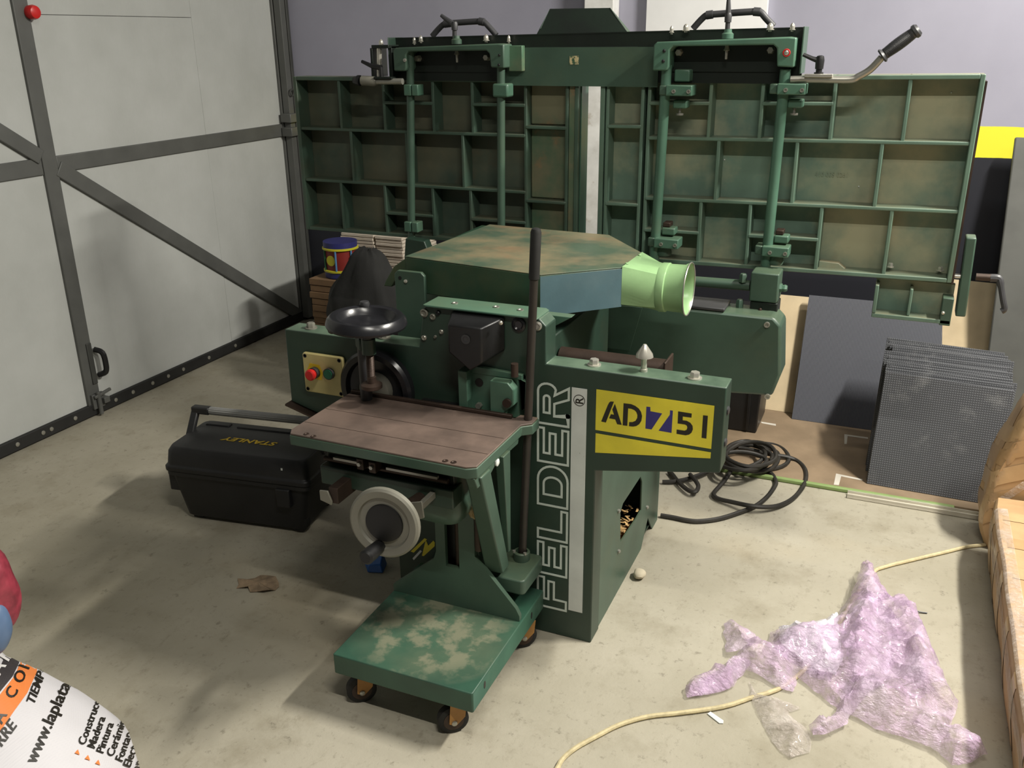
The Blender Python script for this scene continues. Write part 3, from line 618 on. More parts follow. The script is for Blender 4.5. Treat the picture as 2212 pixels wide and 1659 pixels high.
for (px, py, s) in ((1466, 196, 1), (1709, 193, 1), (1438, 527, -1), (1674, 545, -1)):
    c_, p = clampset(px, py, True)
    x = p.x-0.002+(0.010 if px > 1600 else -0.002)
    part(MB().box(x-0.018, x+0.022, YR, YR+0.043, p.z-0.050 if s > 0 else p.z+0.020, p.z-0.027 if s > 0 else p.z+0.042), 'lug', 'green_bright', c_, 0.004)
    if s > 0:
        part(MB().lathe((x, YR+0.015, p.z-0.051), (0, 0, -1), [(0, 0.004), (0.012, 0.004), (0.013, 0.011), (0.018, 0.011)], 12), 'wing_screw', 'steel', c_)
        if px < 1600: part(MB().box(x-0.018, x+0.026, YR, YR+0.043, p.z+0.022, p.z+0.055), 'lug', 'green_bright', c_, 0.004)
    else:
        part(MB().box(x-0.016, x+0.006, YR+0.005, YR+0.043, p.z+0.043, p.z+0.056), 'stop_lug', 'rusty', c_, 0.002)
        part(MB().lathe((x-0.01, YR+0.01, p.z-0.0146), (0, 0, -1), [(0, 0.02), (0.02, 0.024), (0.028, 0.022)], 14), 'foot_lug', 'green', c_)
# top brackets
def bracket(pa, pb, pc, m, holes):
    q = MB(); x0, x1 = pa.x, pb.x; z0, z1 = pc.z, (pa.z+pb.z)/2
    q.prism([(x0, z0), (x0+0.040, z0), (x0+0.046, z0+0.01), (x0+0.046, z1-0.026), (x0+0.056, z1-0.016), (x1-0.058, z1-0.014), (x1-0.048, z1-0.022), (x1-0.044, z0+0.012), (x1, z0+0.010), (x1, z1+0.004), (x1-0.02, z1+0.006), (x0+0.01, z1-0.004), (x0, z1-0.012)], 'Y', YR-0.030, YR+0.035)
    b_ = part(q, 'top_bracket', m, PL, 0.004)
    part(MB().box(x0+0.02, x1-0.02, YR+0.036, YR+0.042, z0-0.004, z1), 'bracket_back', 'black_sheet', b_)
    for (px, py, r, mm) in holes: part(MB().lathe(W(px, py, Y=YR-0.031), (0, -1, 0), [(0, r), (0.003, r), (0.004, r*0.6)], 12), 'screw', mm, b_)
    return b_
bL = bracket(W(858, 97, Y=YR), W(1097, 101, Y=YR), W(860, 153, Y=YR), 'green', [(875, 130, 0.0055, 'steel'), (1079, 119, 0.0035, 'black_plastic'), (1078, 140, 0.0035, 'black_plastic')])
bR = bracket(W(1418, 90, Y=YR), W(1724, 81, Y=YR), W(1413, 152, Y=YR), 'green_bright', [(1435, 110, 0.0045, 'black_plastic'), (1433, 132, 0.0045, 'black_plastic'), (1699, 114, 0.006, 'chrome')])
p = W(1699, 114, Y=YR-0.031); part(MB().tube([(p.x+0.0085*math.cos(t), p.y, p.z+0.0085*math.sin(t)) for t in [math.pi*i/10 for i in range(20)]], 0.0018, 6, True), 'red_ring', 'red', bR)
for (px, py, par) in ((905, 126, bL), (1054, 124, bL), (1468, 113, bR), (1666, 108, bR)):
    part(MB().lathe(W(px, py, Y=YR+0.036), (0, -1, 0), [(0, 0.0105), (0.016, 0.0105), (0.020, 0.008)], 6), 'hex_bolt', 'chrome', par)
for (px, py, par) in ((985, 92, bL), (1571, 80, bR)):
    p = W(px, py, Y=YR); part(MB().lathe((p.x, YR+0.004, p.z-0.004), (0, 0, 1), [(0, 0.016), (0.012, 0.016), (0.016, 0.011), (0.024, 0.010)], 20), 'boss', 'green_bright' if px > 1200 else 'green', par)
    part(MB().lathe((p.x, YR+0.004, p.z-0.012), (0, 0, -1), [(0, 0.004), (0.016, 0.006), (0.022, 0.009), (0.024, 0.004), (0.045, 0.0035)], 14), 'clamp_spindle', 'steel', par)
# guard sheet running across behind both brackets, with the raised chute in the middle
GY = 2.698
def GX(px, py): return W(px, py, Y=GY).x
gz0, gz1 = 1.372, 1.497
gl, gr = GX(856, 100), GX(1738, 100)
s1, s2 = GX(1100, 100), GX(1418, 100)
zl_, zr_ = 1.497, 1.514
sheet = part(MB().prism([(gl, gz0), (gr, gz0), (gr, zr_), (gl, zl_)], 'Y', GY-0.002, GY), 'guard_sheet', 'black_sheet')
part(MB().loft([[(gl, GY-0.003, zl_), (gr, GY-0.003, zr_), (gr, GY+0.05, zr_), (gl, GY+0.05, zl_)], [(gl, GY-0.003, zl_+0.003), (gr, GY-0.003, zr_+0.003), (gr, GY+0.05, zr_+0.003), (gl, GY+0.05, zl_+0.003)]]), 'top_flange', 'black_sheet', sheet)
part(MB().box(gr-0.002, gr+0.002, GY-0.05, GY+0.045, gz0+0.028, zr_+0.004), 'end_cheek', 'green', sheet, 0.001)
part(MB().box(gl-0.002, gl, GY-0.05, GY+0.045, gz0+0.004, gz1+0.004), 'end_cheek', 'green_dark', sheet, 0.001)
part(MB().box(s1-0.012, s2+0.01, GY-0.006, GY-0.0025, gz0-0.012, gz1-0.028), 'chute_front', 'green', sheet)
ca, cb, cc, cd = W(1147, 78, Y=GY), W(1188, 19, Y=GY+0.06), W(1318, 17, Y=GY+0.06), W(1378, 72, Y=GY)
ch_ = MB(); zA = gz1-0.030
ch_.loft([[(ca.x-0.004, GY-0.004, zA), (cd.x+0.004, GY-0.004, zA), (cc.x, GY+0.06, cc.z), (cb.x, GY+0.06, cb.z)], [(ca.x-0.004, GY-0.001, zA), (cd.x+0.004, GY-0.001, zA), (cc.x, GY+0.064, cc.z), (cb.x, GY+0.064, cb.z)]])
part(ch_, 'chute_slope', 'black_sheet', sheet)
sd = MB()
for (pp, qq) in ((ca, cb), (cd, cc)):
    sd.add([(pp.x, GY-0.002, zA), (pp.x, GY+0.055, zA), (qq.x, GY+0.058, qq.z), (pp.x+(0.004 if pp is ca else -0.004), GY-0.002, zA), (pp.x, GY+0.055, zA+0.003), (qq.x, GY+0.06, qq.z+0.001)], [(0, 1, 2), (3, 5, 4), (0, 2, 5, 3), (1, 4, 5, 2), (0, 3, 4, 1)])
for k_ in (0, 6): part(MB().add(sd.v[k_:k_+6], [(0, 1, 2), (3, 5, 4), (0, 2, 5, 3), (1, 4, 5, 2), (0, 3, 4, 1)]), 'chute_side', 'green', sheet)
p = W(1240, 130, Y=GY-0.007); part(MB().box(p.x-0.014, p.x+0.014, GY-0.0066, GY-0.0061, p.z-0.012, p.z+0.012), 'torn_label', 'label_white', sheet)
M['torn'] = worn('torn_paper', (60, 92, 66), [((200, 184, 140), 90.0, 0.48, 0.56, 0.9)], 0.7)
bpy.data.objects['torn_label'].data.materials[0] = M['torn']
p = W(1112, 130, Y=GY-0.02); part(MB().box(p.x-0.016, p.x+0.028, GY-0.03, GY-0.007, gz0+0.03, gz1-0.022), 'rusty_cheek', 'cell_worn', sheet, 0.002)
# acorn nuts standing on the flange
for (px, py, r) in ((895, 88, 0.005), (909, 84, 0.006), (1050, 82, 0.008), (1099, 84, 0.005), (1451, 64, 0.0055), (1482, 60, 0.008), (1664, 58, 0.0085), (1712, 58, 0.0065), (823, 92, 0.007)):
    p = W(px, py, Y=GY-0.02); part(MB().lathe((p.x, GY-0.02, p.z-0.012), (0, 0, 1), [(0, r*0.6), (0.004, r*0.6), (0.004, r*1.3), (0.006, r*1.3), (0.006, r), (0.014, r), (0.018, r*0.8), (0.022, r*0.3)], 12), 'acorn_nut', 'chrome', sheet)
# bow handles
def bow(pts, r, nm='bow_handle'):
    return part(MB().tube(smooth_path(pts, 5), r, 12), nm, 'grey_plastic')
HY = GY+0.03
def hp(px, py): return W(px, py, Y=HY)
for pts in (((934, 78), (948, 62), (960, 52), (975, 50), (1035, 46), (1046, 48), (1058, 60), (1072, 76)), ((1497, 62), (1513, 44), (1526, 33), (1540, 31), (1628, 25), (1642, 26), (1655, 40), (1671, 57))):
    b_ = bow([hp(*p) for p in pts], 0.009)
    for (i, j) in ((2, 3), (4, 5)): part(MB().cyl(hp(*pts[i]), hp(*pts[j]), 0.0115), 'handle_sleeve', 'grey_plastic', b_)
# clamping levers
def lever(base, top, knob, m='grey_plastic', r=0.007):
    l_ = part(MB().cyl(base, top, r), 'clamping_lever', m)
    part(MB().tube([top, top+(knob-top)*0.3+Vector((0, 0, 0.002)), top+(knob-top)*0.75, knob], [r*1.3, r*1.1, r*0.9, r*0.75], 10), 'lever_arm', m, l_)
    part(MB().lathe(top-Vector((0, 0, 0.012)), (0, 0, 1), [(0, r*1.4), (0.018, r*1.5), (0.024, r*1.1)], 14), 'lever_hub', m, l_); return l_
LY = YR+0.004
lever(W(982, 84, Y=LY), W(982, 56, Y=LY), W(953, 33, Y=LY))
lever(W(1571, 70, Y=LY), W(1573, 38, Y=LY), W(1574, -4, Y=LY), r=0.0065)
# steel handle bar of the right table with its ribbed grip
pts = [W(1708, 172, Y=2.64), W(1760, 171, Y=2.64), W(1835, 172, Y=2.64), W(1855, 165, Y=2.64), W(1880, 150, Y=2.64), W(1905, 124, Y=2.64)]
hb_ = part(MB().tube(smooth_path(pts, 5), 0.0095, 14), 'tilt_handle', 'steel')
ga, gb = W(1904, 122, Y=2.64), W(1986, 62, Y=2.64); gd = (gb-ga); gp = [(0, 0.017), (0.004, 0.019), (0.010, 0.0135)]
for i in range(26): t_ = 0.014+i*(gd.length-0.032)/26; gp += [(t_, 0.0145+0.002*math.sin(math.pi*i/26)), (t_+0.0014, 0.0135+0.002*math.sin(math.pi*i/26))]
gp += [(gd.length-0.016, 0.014), (gd.length-0.013, 0.0175), (gd.length-0.006, 0.0175), (gd.length, 0.013)]
part(MB().lathe(ga, gd, gp, 20), 'handle_grip', 'grey_plastic', hb_)
p = W(1768, 163, Y=2.64); part(MB().box(p.x-0.034, p.x+0.036, 2.625, 2.655, p.z-0.004, p.z+0.004), 'clamp_plate', 'chrome', hb_, 0.001)
part(MB().lathe((p.x, 2.64, p.z+0.004), (0, 0, 1), [(0, 0.012), (0.004, 0.012), (0.004, 0.008), (0.012, 0.008), (0.012, 0.0105), (0.034, 0.0115), (0.044, 0.009), (0.046, 0.004)], 18), 'lever_hub', 'black_plastic', hb_)
part(MB().tube([(p.x, 2.64, p.z+0.036), (p.x-0.02, 2.64, p.z+0.042), (p.x-0.044, 2.64, p.z+0.052)], [0.008, 0.006, 0.005], 10), 'lever_arm', 'black_plastic', hb_)
# left table: steel handle, guide post and lever
pts = [W(870, 176, Y=2.62), W(820, 176, Y=2.62), W(805, 177, Y=2.62)]
h2_ = part(MB().tube(pts, 0.0095, 12), 'tilt_handle', 'steel')
part(MB().lathe(W(812, 176, Y=2.62), W(766, 173, Y=2.62)-W(812, 176, Y=2.62), [(-0.004, 0.011), (0.004, 0.0155), (0.050, 0.0155)], 18), 'handle_grip', 'silver_paint', h2_)
part(MB().lathe(W(778, 174, Y=2.62), (-1, 0, 0.03), [(0, 0.0165), (0.008, 0.0165), (0.012, 0.014), (0.022, 0.012), (0.026, 0.006)], 18), 'grip_end', 'black_plastic', h2_)
p = W(830, 168, Y=2.62); part(MB().box(p.x-0.03, p.x+0.034, 2.605, 2.635, p.z-0.003, p.z+0.003), 'clamp_plate', 'black_sheet', h2_, 0.001)
a_, b_ = W(819, 166, Y=2.64), W(819, 100, Y=2.64)
gpst = part(MB().cyl(a_, b_, 0.0085, n=18), 'guide_post', 'chrome')
part(MB().box(a_.x-0.022, a_.x-0.014, 2.63, 2.72, a_.z, b_.z-0.005), 'guide_cheek', 'black_sheet', gpst, 0.001)
part(MB().box(a_.x-0.016, a_.x+0.045, 2.63, 2.72, b_.z-0.006, b_.z+0.004), 'guide_cap', 'black_sheet', gpst, 0.001)
part(MB().box(a_.x+0.034, a_.x+0.045, 2.65, 2.72, a_.z, b_.z), 'guide_cheek', 'black_sheet', gpst, 0.001)
part(MB().cyl((a_.x+0.02, 2.62, a_.z), (a_.x+0.02, 2.62, a_.z+0.03), 0.0065), 'lever_stem', 'black_plastic', gpst)
part(MB().tube([(a_.x+0.022, 2.62, a_.z+0.028), (a_.x-0.012, 2.62, a_.z+0.033), (a_.x-0.048, 2.62, a_.z+0.047)], [0.009, 0.007, 0.005], 10), 'lever_arm', 'black_plastic', gpst)
# hinge pipe, hinge blocks of the right table
part(MB().cyl(W(1490, 607, Y=2.58), W(1620, 617, Y=2.58), 0.015, n=24), 'hinge_pipe', 'green')
p = W(1651, 622, Y=2.56); hbk2 = part(MB().box(p.x-0.040, p.x+0.038, 2.56, 2.64, p.z-0.042, p.z+0.042), 'hinge_block', 'green', PL, 0.004)
part(MB().box(p.x-0.036, p.x+0.040, 2.565, 2.635, p.z-0.088, p.z-0.043), 'hinge_foot', 'black_sheet', hbk2, 0.003)
part(MB().lathe((p.x+0.038, 2.60, p.z-0.006), (1, 0, 0), [(0, 0.013), (0.006, 0.013), (0.006, 0.009), (0.014, 0.011), (0.02, 0.008)], 6), 'hinge_nut', 'green_bright', hbk2)
for (px, py) in ((1605, 600), (1598, 655)): part(MB().lathe(W(px, py, Y=2.57), (0, 0, 1), [(-0.012, 0.011), (0.008, 0.011), (0.012, 0.008)], 6), 'hinge_bolt', 'green', hbk2)
for (px, py) in ((1642, 672),): part(MB().lathe(W(px, py, Y=2.56), (0, 0, 1), [(-0.006, 0.005), (0.006, 0.005), (0.009, 0.003)], 10), 'screw', 'rusty', hbk2)
# hinge gusset of the left table
p = W(905, 530, Y=2.60); part(MB().prism([(p.x-0.06, p.z-0.06), (p.x+0.05, p.z-0.06), (p.x+0.02, p.z+0.015), (p.x-0.05, p.z+0.02)], 'Y', 2.60, 2.64), 'hinge_gusset', 'green_dark', PL, 0.003)
# extension piece under the right end of the table with its bar and locking lever
ex0, ex1 = W(1888, 640, Y=2.70).x, W(2062, 640, Y=2.70).x; ez0, ez1 = 0.748, 0.846
ext = part(MB().box(ex0, ex1, 2.745, 2.757, ez0, ez1), 'extension_plate', 'table_cast', PL, 0.002)
part(MB().box(ex0, ex1, 2.69, 2.7445, ez0-0.006, ez0+0.006), 'rim', 'rib_paint', ext, 0.002)
part(MB().box(ex0, ex0+0.010, 2.69, 2.7445, ez0+0.0065, ez1-0.01), 'rib', 'rib_paint', ext, 0.002)
xm_ = W(1966, 650, Y=2.70).x; part(MB().box(xm_-0.004, xm_+0.004, 2.695, 2.7445, ez0+0.0065, ez1-0.014), 'rib', 'rib_paint', ext, 0.002)
part(MB().box(ex1-0.028, ex1, 2.69, 2.7445, ez0-0.010, ez1-0.03), 'rib', 'green', ext, 0.002)
part(MB().ball(W(2037, 676, Y=2.69), 0.005, 10, 6), 'screw', 'chrome', ext)
eb = MB(); pa, pb = W(2100, 512, Y=2.72), W(2074, 682, Y=2.72)
eb.beam(Vector((pa.x-0.002, 2.735, pa.z)), Vector((pb.x, 2.735, pb.z)), 0.026, 0.055, (1, 0, 0)); ebar = part(eb, 'extension_bar', 'green', PL, 0.004)
p = W(2108, 598, Y=2.73); part(MB().cyl(p, p+Vector((0.045, 0, 0.001)), 0.010), 'lever_stem', 'rusty', ebar)
part(MB().tube(smooth_path([p+Vector((0.035, 0, 0)), p+Vector((0.055, 0, 0)), p+Vector((0.062, -0.003, -0.012)), p+Vector((0.075, -0.012, -0.055)), p+Vector((0.082, -0.014, -0.078)), p+Vector((0.076, -0.014, -0.086))], 4), [0.011]*5+[0.010]*4+[0.008]*8+[0.0085]*4, 10), 'lever_arm', 'grey_plastic', ebar)
p = W(2062, 596, Y=2.72); part(MB().cyl(p+Vector((-0.01, 0, 0)), p+Vector((0.03, 0, 0)), 0.006), 'lever_pin', 'chrome', ebar)
# rusty face strip along the right rim
part(MB().box(Rx1+0.0005, Rx1+0.006, TYF+0.004, TYB+0.016, Rz0+0.004, Rz1-0.01), 'edge_strip', 'rusty', tr)

# ================================================================ THE MORTISING TROLLEY
TR = thing('mortising_trolley', (-0.91, 1.66, 0), 'green wheeled trolley carrying a rusty sliding work table, in front of the planer', 'trolley')
def tp(mb, name, m, parent=TR, bevel=0.0, **k): return mb.build(name, m, parent, bevel, **k)
px0, px1, py0, py1, pz0, pz1 = -1.09, -0.726, 1.452, 1.886, 0.096, 0.150
plat = tp(MB().prism(rrect(px0, px1, py0, py1, 0.004, 2), 'Z', pz0, pz1), 'platform', 'trolley_top', TR, 0.007, seg=3)
for y in (1.515, 1.80): tp(MB().prism([(y+0.005*math.cos(t)*1.0, 0.128+0.010*math.sin(t)) for t in [2*math.pi*i/12 for i in range(12)]], 'X', px1+0.0002, px1+0.0007), 'slot_hole', 'black_plastic', plat)
wa = Vector((0.62, -0.78, 0)).normalized(); wf = Vector((0.78, 0.62, 0))
def caster(x, y):
    c_ = Vector((x, y, 0.036)); q = MB(); q.lathe(c_-wa*0.012, wa, [(0, 0.030), (0.003, 0.036), (0.021, 0.036), (0.024, 0.030), (0.0242, 0.022), (0.020, 0.020)], 28); w_ = tp(q, 'caster_wheel', 'rubber', TR)
    tp(MB().lathe(c_+wa*0.0122, wa, [(0, 0.024), (0.001, 0.024), (0.0015, 0.010)], 20), 'wheel_disc', 'rusty', w_)
    f_ = MB()
    for s in (-1, 1):
        o = c_+wa*0.0165*s
        f_.loft([[o+wf*0.030+Vector((0, 0, 0.050)), o-wf*0.008+Vector((0, 0, 0.050)), o-wf*0.012+Vector((0, 0, -0.002)), o+wf*0.004-Vector((0, 0, 0.010)), o+wf*0.026+Vector((0, 0, 0.012))], [p_+wa*0.0025*s for p_ in (o+wf*0.030+Vector((0, 0, 0.050)), o-wf*0.008+Vector((0, 0, 0.050)), o-wf*0.012+Vector((0, 0, -0.002)), o+wf*0.004-Vector((0, 0, 0.010)), o+wf*0.026+Vector((0, 0, 0.012)))]])
    f_.lathe(c_+Vector((0, 0, 0.050))+wf*0.01, (0, 0, 1), [(0, 0.022), (0.0095, 0.022)], 16)
    tp(f_, 'caster_fork', 'amber', w_, 0.001)
    tp(MB().lathe(c_+wa*0.019, wa, [(0, 0.0065), (0.003, 0.0065), (0.005, 0.003)], 12), 'axle_nut', 'steel', w_)
for x, y in ((-1.045, 1.493), (-0.795, 1.485), (-0.765, 1.835), (-1.05, 1.84)): caster(x, y)
# upright: gusset plate, slotted neck
gus = tp(MB().prism([(-1.088, 0.1505), (-1.088, 0.170), (-0.965, 0.275), (-0.957, 0.30), (-0.957, 0.470), (-0.850, 0.470), (-0.850, 0.308), (-0.742, 0.185), (-0.732, 0.165), (-0.732, 0.1505)], 'Y', 1.735, 1.748, [[(-0.931, 0.262), (-0.893, 0.262), (-0.893, 0.455), (-0.931, 0.455)]]), 'upright_plate', 'green', TR, 0.0)
tp(MB().box(-0.957, -0.850, 1.785, 1.797, 0.1505, 0.47), 'upright_back', 'green_dark', TR, 0.002)
tp(MB().box(-0.957, -0.951, 1.7485, 1.7845, 0.1505, 0.47), 'upright_cheek', 'green_dark', TR)
tp(MB().box(-0.856, -0.850, 1.7485, 1.7845, 0.1505, 0.47), 'upright_cheek', 'green_dark', TR)
tp(MB().box(-0.940, -0.885, 1.765, 1.784, 0.20, 0.46), 'slot_backing', 'black_plastic', TR)
tp(MB().cyl((-0.905, 1.757, 0.25), (-0.905, 1.757, 0.46), 0.008, n=12), 'lift_screw', 'rusty', TR)
tp(MB().prism([(1.75, 0.1505), (1.87, 0.1505), (1.80, 0.33), (1.75, 0.36)], 'X', -0.852, -0.846), 'side_gusset', 'green', TR, 0.001)
# column head casting and cross slides
cs = MB(); n_ = 20
def sup(cx_, cy_, a_, b_, z): return [(cx_+a_*math.copysign(abs(math.cos(t))**0.55, math.cos(t)), cy_+b_*math.copysign(abs(math.sin(t))**0.55, math.sin(t)), z) for t in [2*math.pi*i/n_ for i in range(n_)]]
cs.loft([sup(-0.905, 1.685, 0.040, 0.035, 0.435), sup(-0.905, 1.685, 0.058, 0.050, 0.445), sup(-0.905, 1.69, 0.066, 0.060, 0.475), sup(-0.905, 1.70, 0.066, 0.062, 0.545), sup(-0.905, 1.70, 0.062, 0.058, 0.56)])
tp(cs, 'column_head', 'green', TR, angle=50)
tp(MB().cyl((-0.838, 1.735, 0.33), (-0.838, 1.735, 0.47), 0.010, n=14), 'threaded_spindle', 'rusty', TR)
M['brass'] = worn('dusty_brass', (160, 130, 80), [((190, 176, 140), 30.0, 0.5, 0.6, 0.8)], 0.5, 0.4)
tp(MB().lathe((-0.838, 1.735, 0.425), (0, 0, 1), [(0, 0.02), (0.012, 0.024), (0.03, 0.020), (0.034, 0.012)], 8), 'spindle_nut', 'brass', TR)
sl = tp(MB().box(-1.196, -0.842, 1.615, 1.80, 0.500, 0.548), 'cross_slide', 'green_dark', TR, 0.003)
tp(MB().box(-1.19, -0.85, 1.64, 1.80, 0.549, 0.606), 'slide_block', 'black_sheet', TR, 0.002)
for (a_, b_) in (((722, 985), (778, 996)), ((836, 1008), (946, 1028))):
    p, q = W(*a_, Y=1.622), W(*b_, Y=1.622); tp(MB().beam((p.x, 1.622, 0.572), (q.x, 1.622, 0.572), 0.010, 0.006, (0, 1, 0)), 'scale_bar', 'steel', sl)
tp(MB().cyl((-1.19, 1.63, 0.562), (-0.86, 1.63, 0.562), 0.006), 'guide_bar', 'rusty', sl)
for (px, py) in ((787, 996), (813, 1003)):
    p = W(px, py, Y=1.62); b_ = tp(MB().box(p.x-0.009, p.x+0.009, 1.600, 1.630, p.z-0.014, p.z+0.014), 'stop_block', 'rusty', sl, 0.002)
    tp(MB().lathe((p.x, 1.600, p.z+0.002), (0, -1, 0), [(0, 0.005), (0.006, 0.005)], 6), 'stop_screw', 'steel', sl)
for (x, y0, y1, m) in ((-0.892, 1.556, 1.74, 'silver_paint'), (-1.122, 1.556, 1.74, 'rusty')):
    r_ = tp(MB().box(x-0.006, x+0.006, y0, y1, 0.522, 0.538) if m == 'silver_paint' else MB().box(x-0.012, x+0.012, y0, y1, 0.49, 0.53), 'slide_rail', m, sl, 0.001)
    tp(MB().prism([(x-0.028, 0.535), (x+0.006, 0.545), (x+0.010, 0.505), (x-0.02, 0.490)] if m == 'silver_paint' else [(x-0.034, 0.52), (x-0.012, 0.522), (x-0.002, 0.497), (x-0.004, 0.487), (x-0.034, 0.495)], 'Y', y0-0.006, y0-0.001), 'rail_end_plate', 'silver_paint', r_, 0.001)
# hand wheel at the front
hc = Vector((-0.937, 1.485, 0.522)); ha = Vector((0.10, -1, 0.05)).normalized()
hw = tp(MB().lathe(hc, ha, [(0, 0.060), (0.0, 0.076), (0.006, 0.082), (0.016, 0.081), (0.020, 0.076), (0.018, 0.061), (0.012, 0.058), (0.012, 0.030), (0.004, 0.02)], 48), 'hand_wheel', 'silver_paint', TR)
tp(MB().lathe(hc, ha, [(0.0125, 0.044), (0.0165, 0.043), (0.0175, 0.036)], 40), 'wheel_face', 'black_deep', hw)
tp(MB().cyl(hc, Vector((-0.925, 1.62, 0.515)), 0.014), 'wheel_shaft', 'rusty', hw)
ha0 = W(824, 1176, Y=1.478); ha1 = W(789, 1206, Y=1.405)
tp(MB().lathe(ha0, ha1-ha0, [(0, 0.012), (0.006, 0.0145), ((ha1-ha0).length*0.6, 0.0165), ((ha1-ha0).length-0.004, 0.0165), ((ha1-ha0).length, 0.012)], 18), 'crank_grip', 'black_deep', hw)
# work table
tb = tp(MB().prism([(-1.262, 1.605), (-1.25, 1.583), (-0.787, 1.577), (-0.767, 1.590), (-0.764, 1.832), (-0.742, 1.850), (-0.742, 1.892), (-0.790, 1.892), (-0.795, 1.868), (-1.262, 1.868)], 'Z', 0.606, 0.6305), 'table_casting', 'green', TR, 0.002)
wt = tp(MB().prism([(-1.261, 1.606), (-1.249, 1.585), (-0.788, 1.579), (-0.769, 1.591), (-0.766, 1.832), (-0.745, 1.851), (-0.745, 1.890), (-0.790, 1.890), (-0.795, 1.866), (-1.261, 1.866)], 'Z', 0.631, 0.635), 'table_top', 'brown_steel', TR, 0.0008)
tp(MB().box(-1.255, -0.80, 1.855, 1.866, 0.6355, 0.645), 'rear_fence_strip', 'rusty', wt, 0.002)
for i, y in enumerate((1.655, 1.745)): tp(MB().box(-1.258, -0.772, y-0.0006, y+0.0006, 0.63505, 0.6354), 'scribed_line', 'rusty', wt)
for (px, py) in ((662, 938), (677, 943), (962, 996), (980, 999)): tp(MB().lathe(W(px, py, Z=0.635), (0, 0, 1), [(0, 0.007), (0.0015, 0.0065), (0.0015, 0.004), (0.0004, 0.003)], 12), 'countersunk_screw', 'rusty', wt)
tp(MB().box(-1.24, -0.80, 1.62, 1.638, 0.596, 0.6055), 'front_apron', 'green_dark', tb, 0.002)
tp(MB().prism([(1.585, 0.6055), (1.84, 0.6055), (1.83, 0.585), (1.70, 0.590), (1.66, 0.575), (1.60, 0.575)], 'X', -0.795, -0.772), 'side_apron', 'green', tb, 0.002)
tp(MB().lathe((-0.7715, 1.70, 0.595), (1, 0, 0), [(0, 0.009), (0.004, 0.009), (0.006, 0.005)], 14), 'white_plug', 'label_white', tb)
# leg of the lever, foot block, collar, lever
lg = MB(); lg.loft([[(-0.805, 1.605, 0.60), (-0.765, 1.605, 0.60), (-0.765, 1.655, 0.60), (-0.805, 1.655, 0.60)], [(-0.832, 1.755, 0.262), (-0.785, 1.755, 0.262), (-0.785, 1.80, 0.262), (-0.832, 1.80, 0.262)]])
leg = tp(lg, 'lever_leg', 'green', TR, 0.004)
tp(MB().loft([[(-0.785, 1.72, 0.60), (-0.762, 1.72, 0.60), (-0.762, 1.76, 0.60), (-0.785, 1.76, 0.60)], [(-0.80, 1.795, 0.30), (-0.785, 1.795, 0.30), (-0.785, 1.81, 0.30), (-0.80, 1.81, 0.30)]]), 'leg_web', 'green', leg, 0.002)
tp(MB().prism(rrect(-0.836, -0.732, 1.765, 1.898, 0.012, 3), 'Z', 0.205, 0.246), 'foot_block', 'green', leg, 0.004)
rb, rt = Vector((-0.779, 1.866, 0.225)), Vector((-0.7475, 1.872, 0.985))
tp(MB().lathe((-0.778, 1.862, 0.246), (0, 0, 1), [(0, 0.0215), (0.022, 0.0215), (0.024, 0.019), (0.024, 0.015), (0.008, 0.013)], 22), 'collar', 'green', leg)
for dx in (-0.016, 0.014): tp(MB().cyl((-0.778+dx, 1.85, 0.268), (-0.778+dx, 1.85, 0.274), 0.004), 'collar_screw', 'steel', leg)
lv = tp(MB().cyl(rb, rt, 0.0100, n=20), 'lever_rod', 'dark_rod', TR)
d_ = (rt-rb).normalized(); tp(MB().lathe(rt-d_*0.002, d_, [(0, 0.0105), (0.002, 0.0125), (0.108, 0.0125), (0.116, 0.010), (0.118, 0.006)], 20), 'lever_grip', 'rubber', lv)
# hold-down screw with its black dish wheel
sx, sy = -1.157, 1.80
hd = tp(MB().lathe((sx, sy, 0.843), (0.03, 0, 1), [(0.0, 0.018), (0.002, 0.080), (0.004, 0.096), (0.010, 0.099), (0.022, 0.096), (0.031, 0.088), (0.032, 0.082), (0.029, 0.072), (0.014, 0.064), (0.009, 0.056), (0.008, 0.02)], 56), 'clamp_wheel', 'black_gloss', TR)
tp(MB().lathe((sx-0.045, sy+0.068, 0.874), (0, 0, 1), [(0, 0.012), (0.006, 0.013), (0.012, 0.011)], 14), 'wheel_knob', 'grey_plastic', hd)
tp(MB().lathe((sx-0.080, sy-0.03, 0.843), (0, 0, -1), [(-0.006, 0.012), (0.012, 0.010), (0.016, 0.005)], 12), 'wheel_boss', 'black_gloss', hd)
tp(MB().cyl((sx, sy, 0.815), (sx, sy, 0.8435), 0.0165), 'wheel_neck', 'black_plastic', hd)
tp(MB().cyl((sx+0.002, sy, 0.776), (sx+0.002, sy, 0.8145), 0.0175, n=22), 'clamp_sleeve', 'green_dark', TR)
th = [(0, 0.0085)]
for i in range(18): th += [(0.001+i*0.0032, 0.0105), (0.0026+i*0.0032, 0.0092)]
tp(MB().lathe((sx+0.003, sy, 0.715), (0, 0, 1), th+[(0.0605, 0.009)], 16), 'clamp_screw', 'rusty', hd)
tp(MB().lathe((sx+0.004, sy, 0.700), (0, 0, 1), [(0, 0.0115), (0.016, 0.0115), (0.018, 0.008)], 14), 'screw_nut', 'rusty', hd)
tp(MB().lathe((sx+0.003, sy, 0.684), (0, 0, 1), [(0, 0.022), (0.003, 0.0265), (0.012, 0.0265), (0.016, 0.020)], 26), 'clamp_pad', 'rusty', hd)
post = tp(MB().cyl((-1.196, 1.838, 0.6355), (-1.196, 1.838, 0.81), 0.0150, n=20), 'clamp_post', 'grey_plastic', TR)
tp(MB().beam((-1.20, 1.842, 0.795), (-1.165, 1.806, 0.795), 0.034, 0.036, (0, 0, 1)), 'clamp_arm', 'green_dark', post, 0.004)

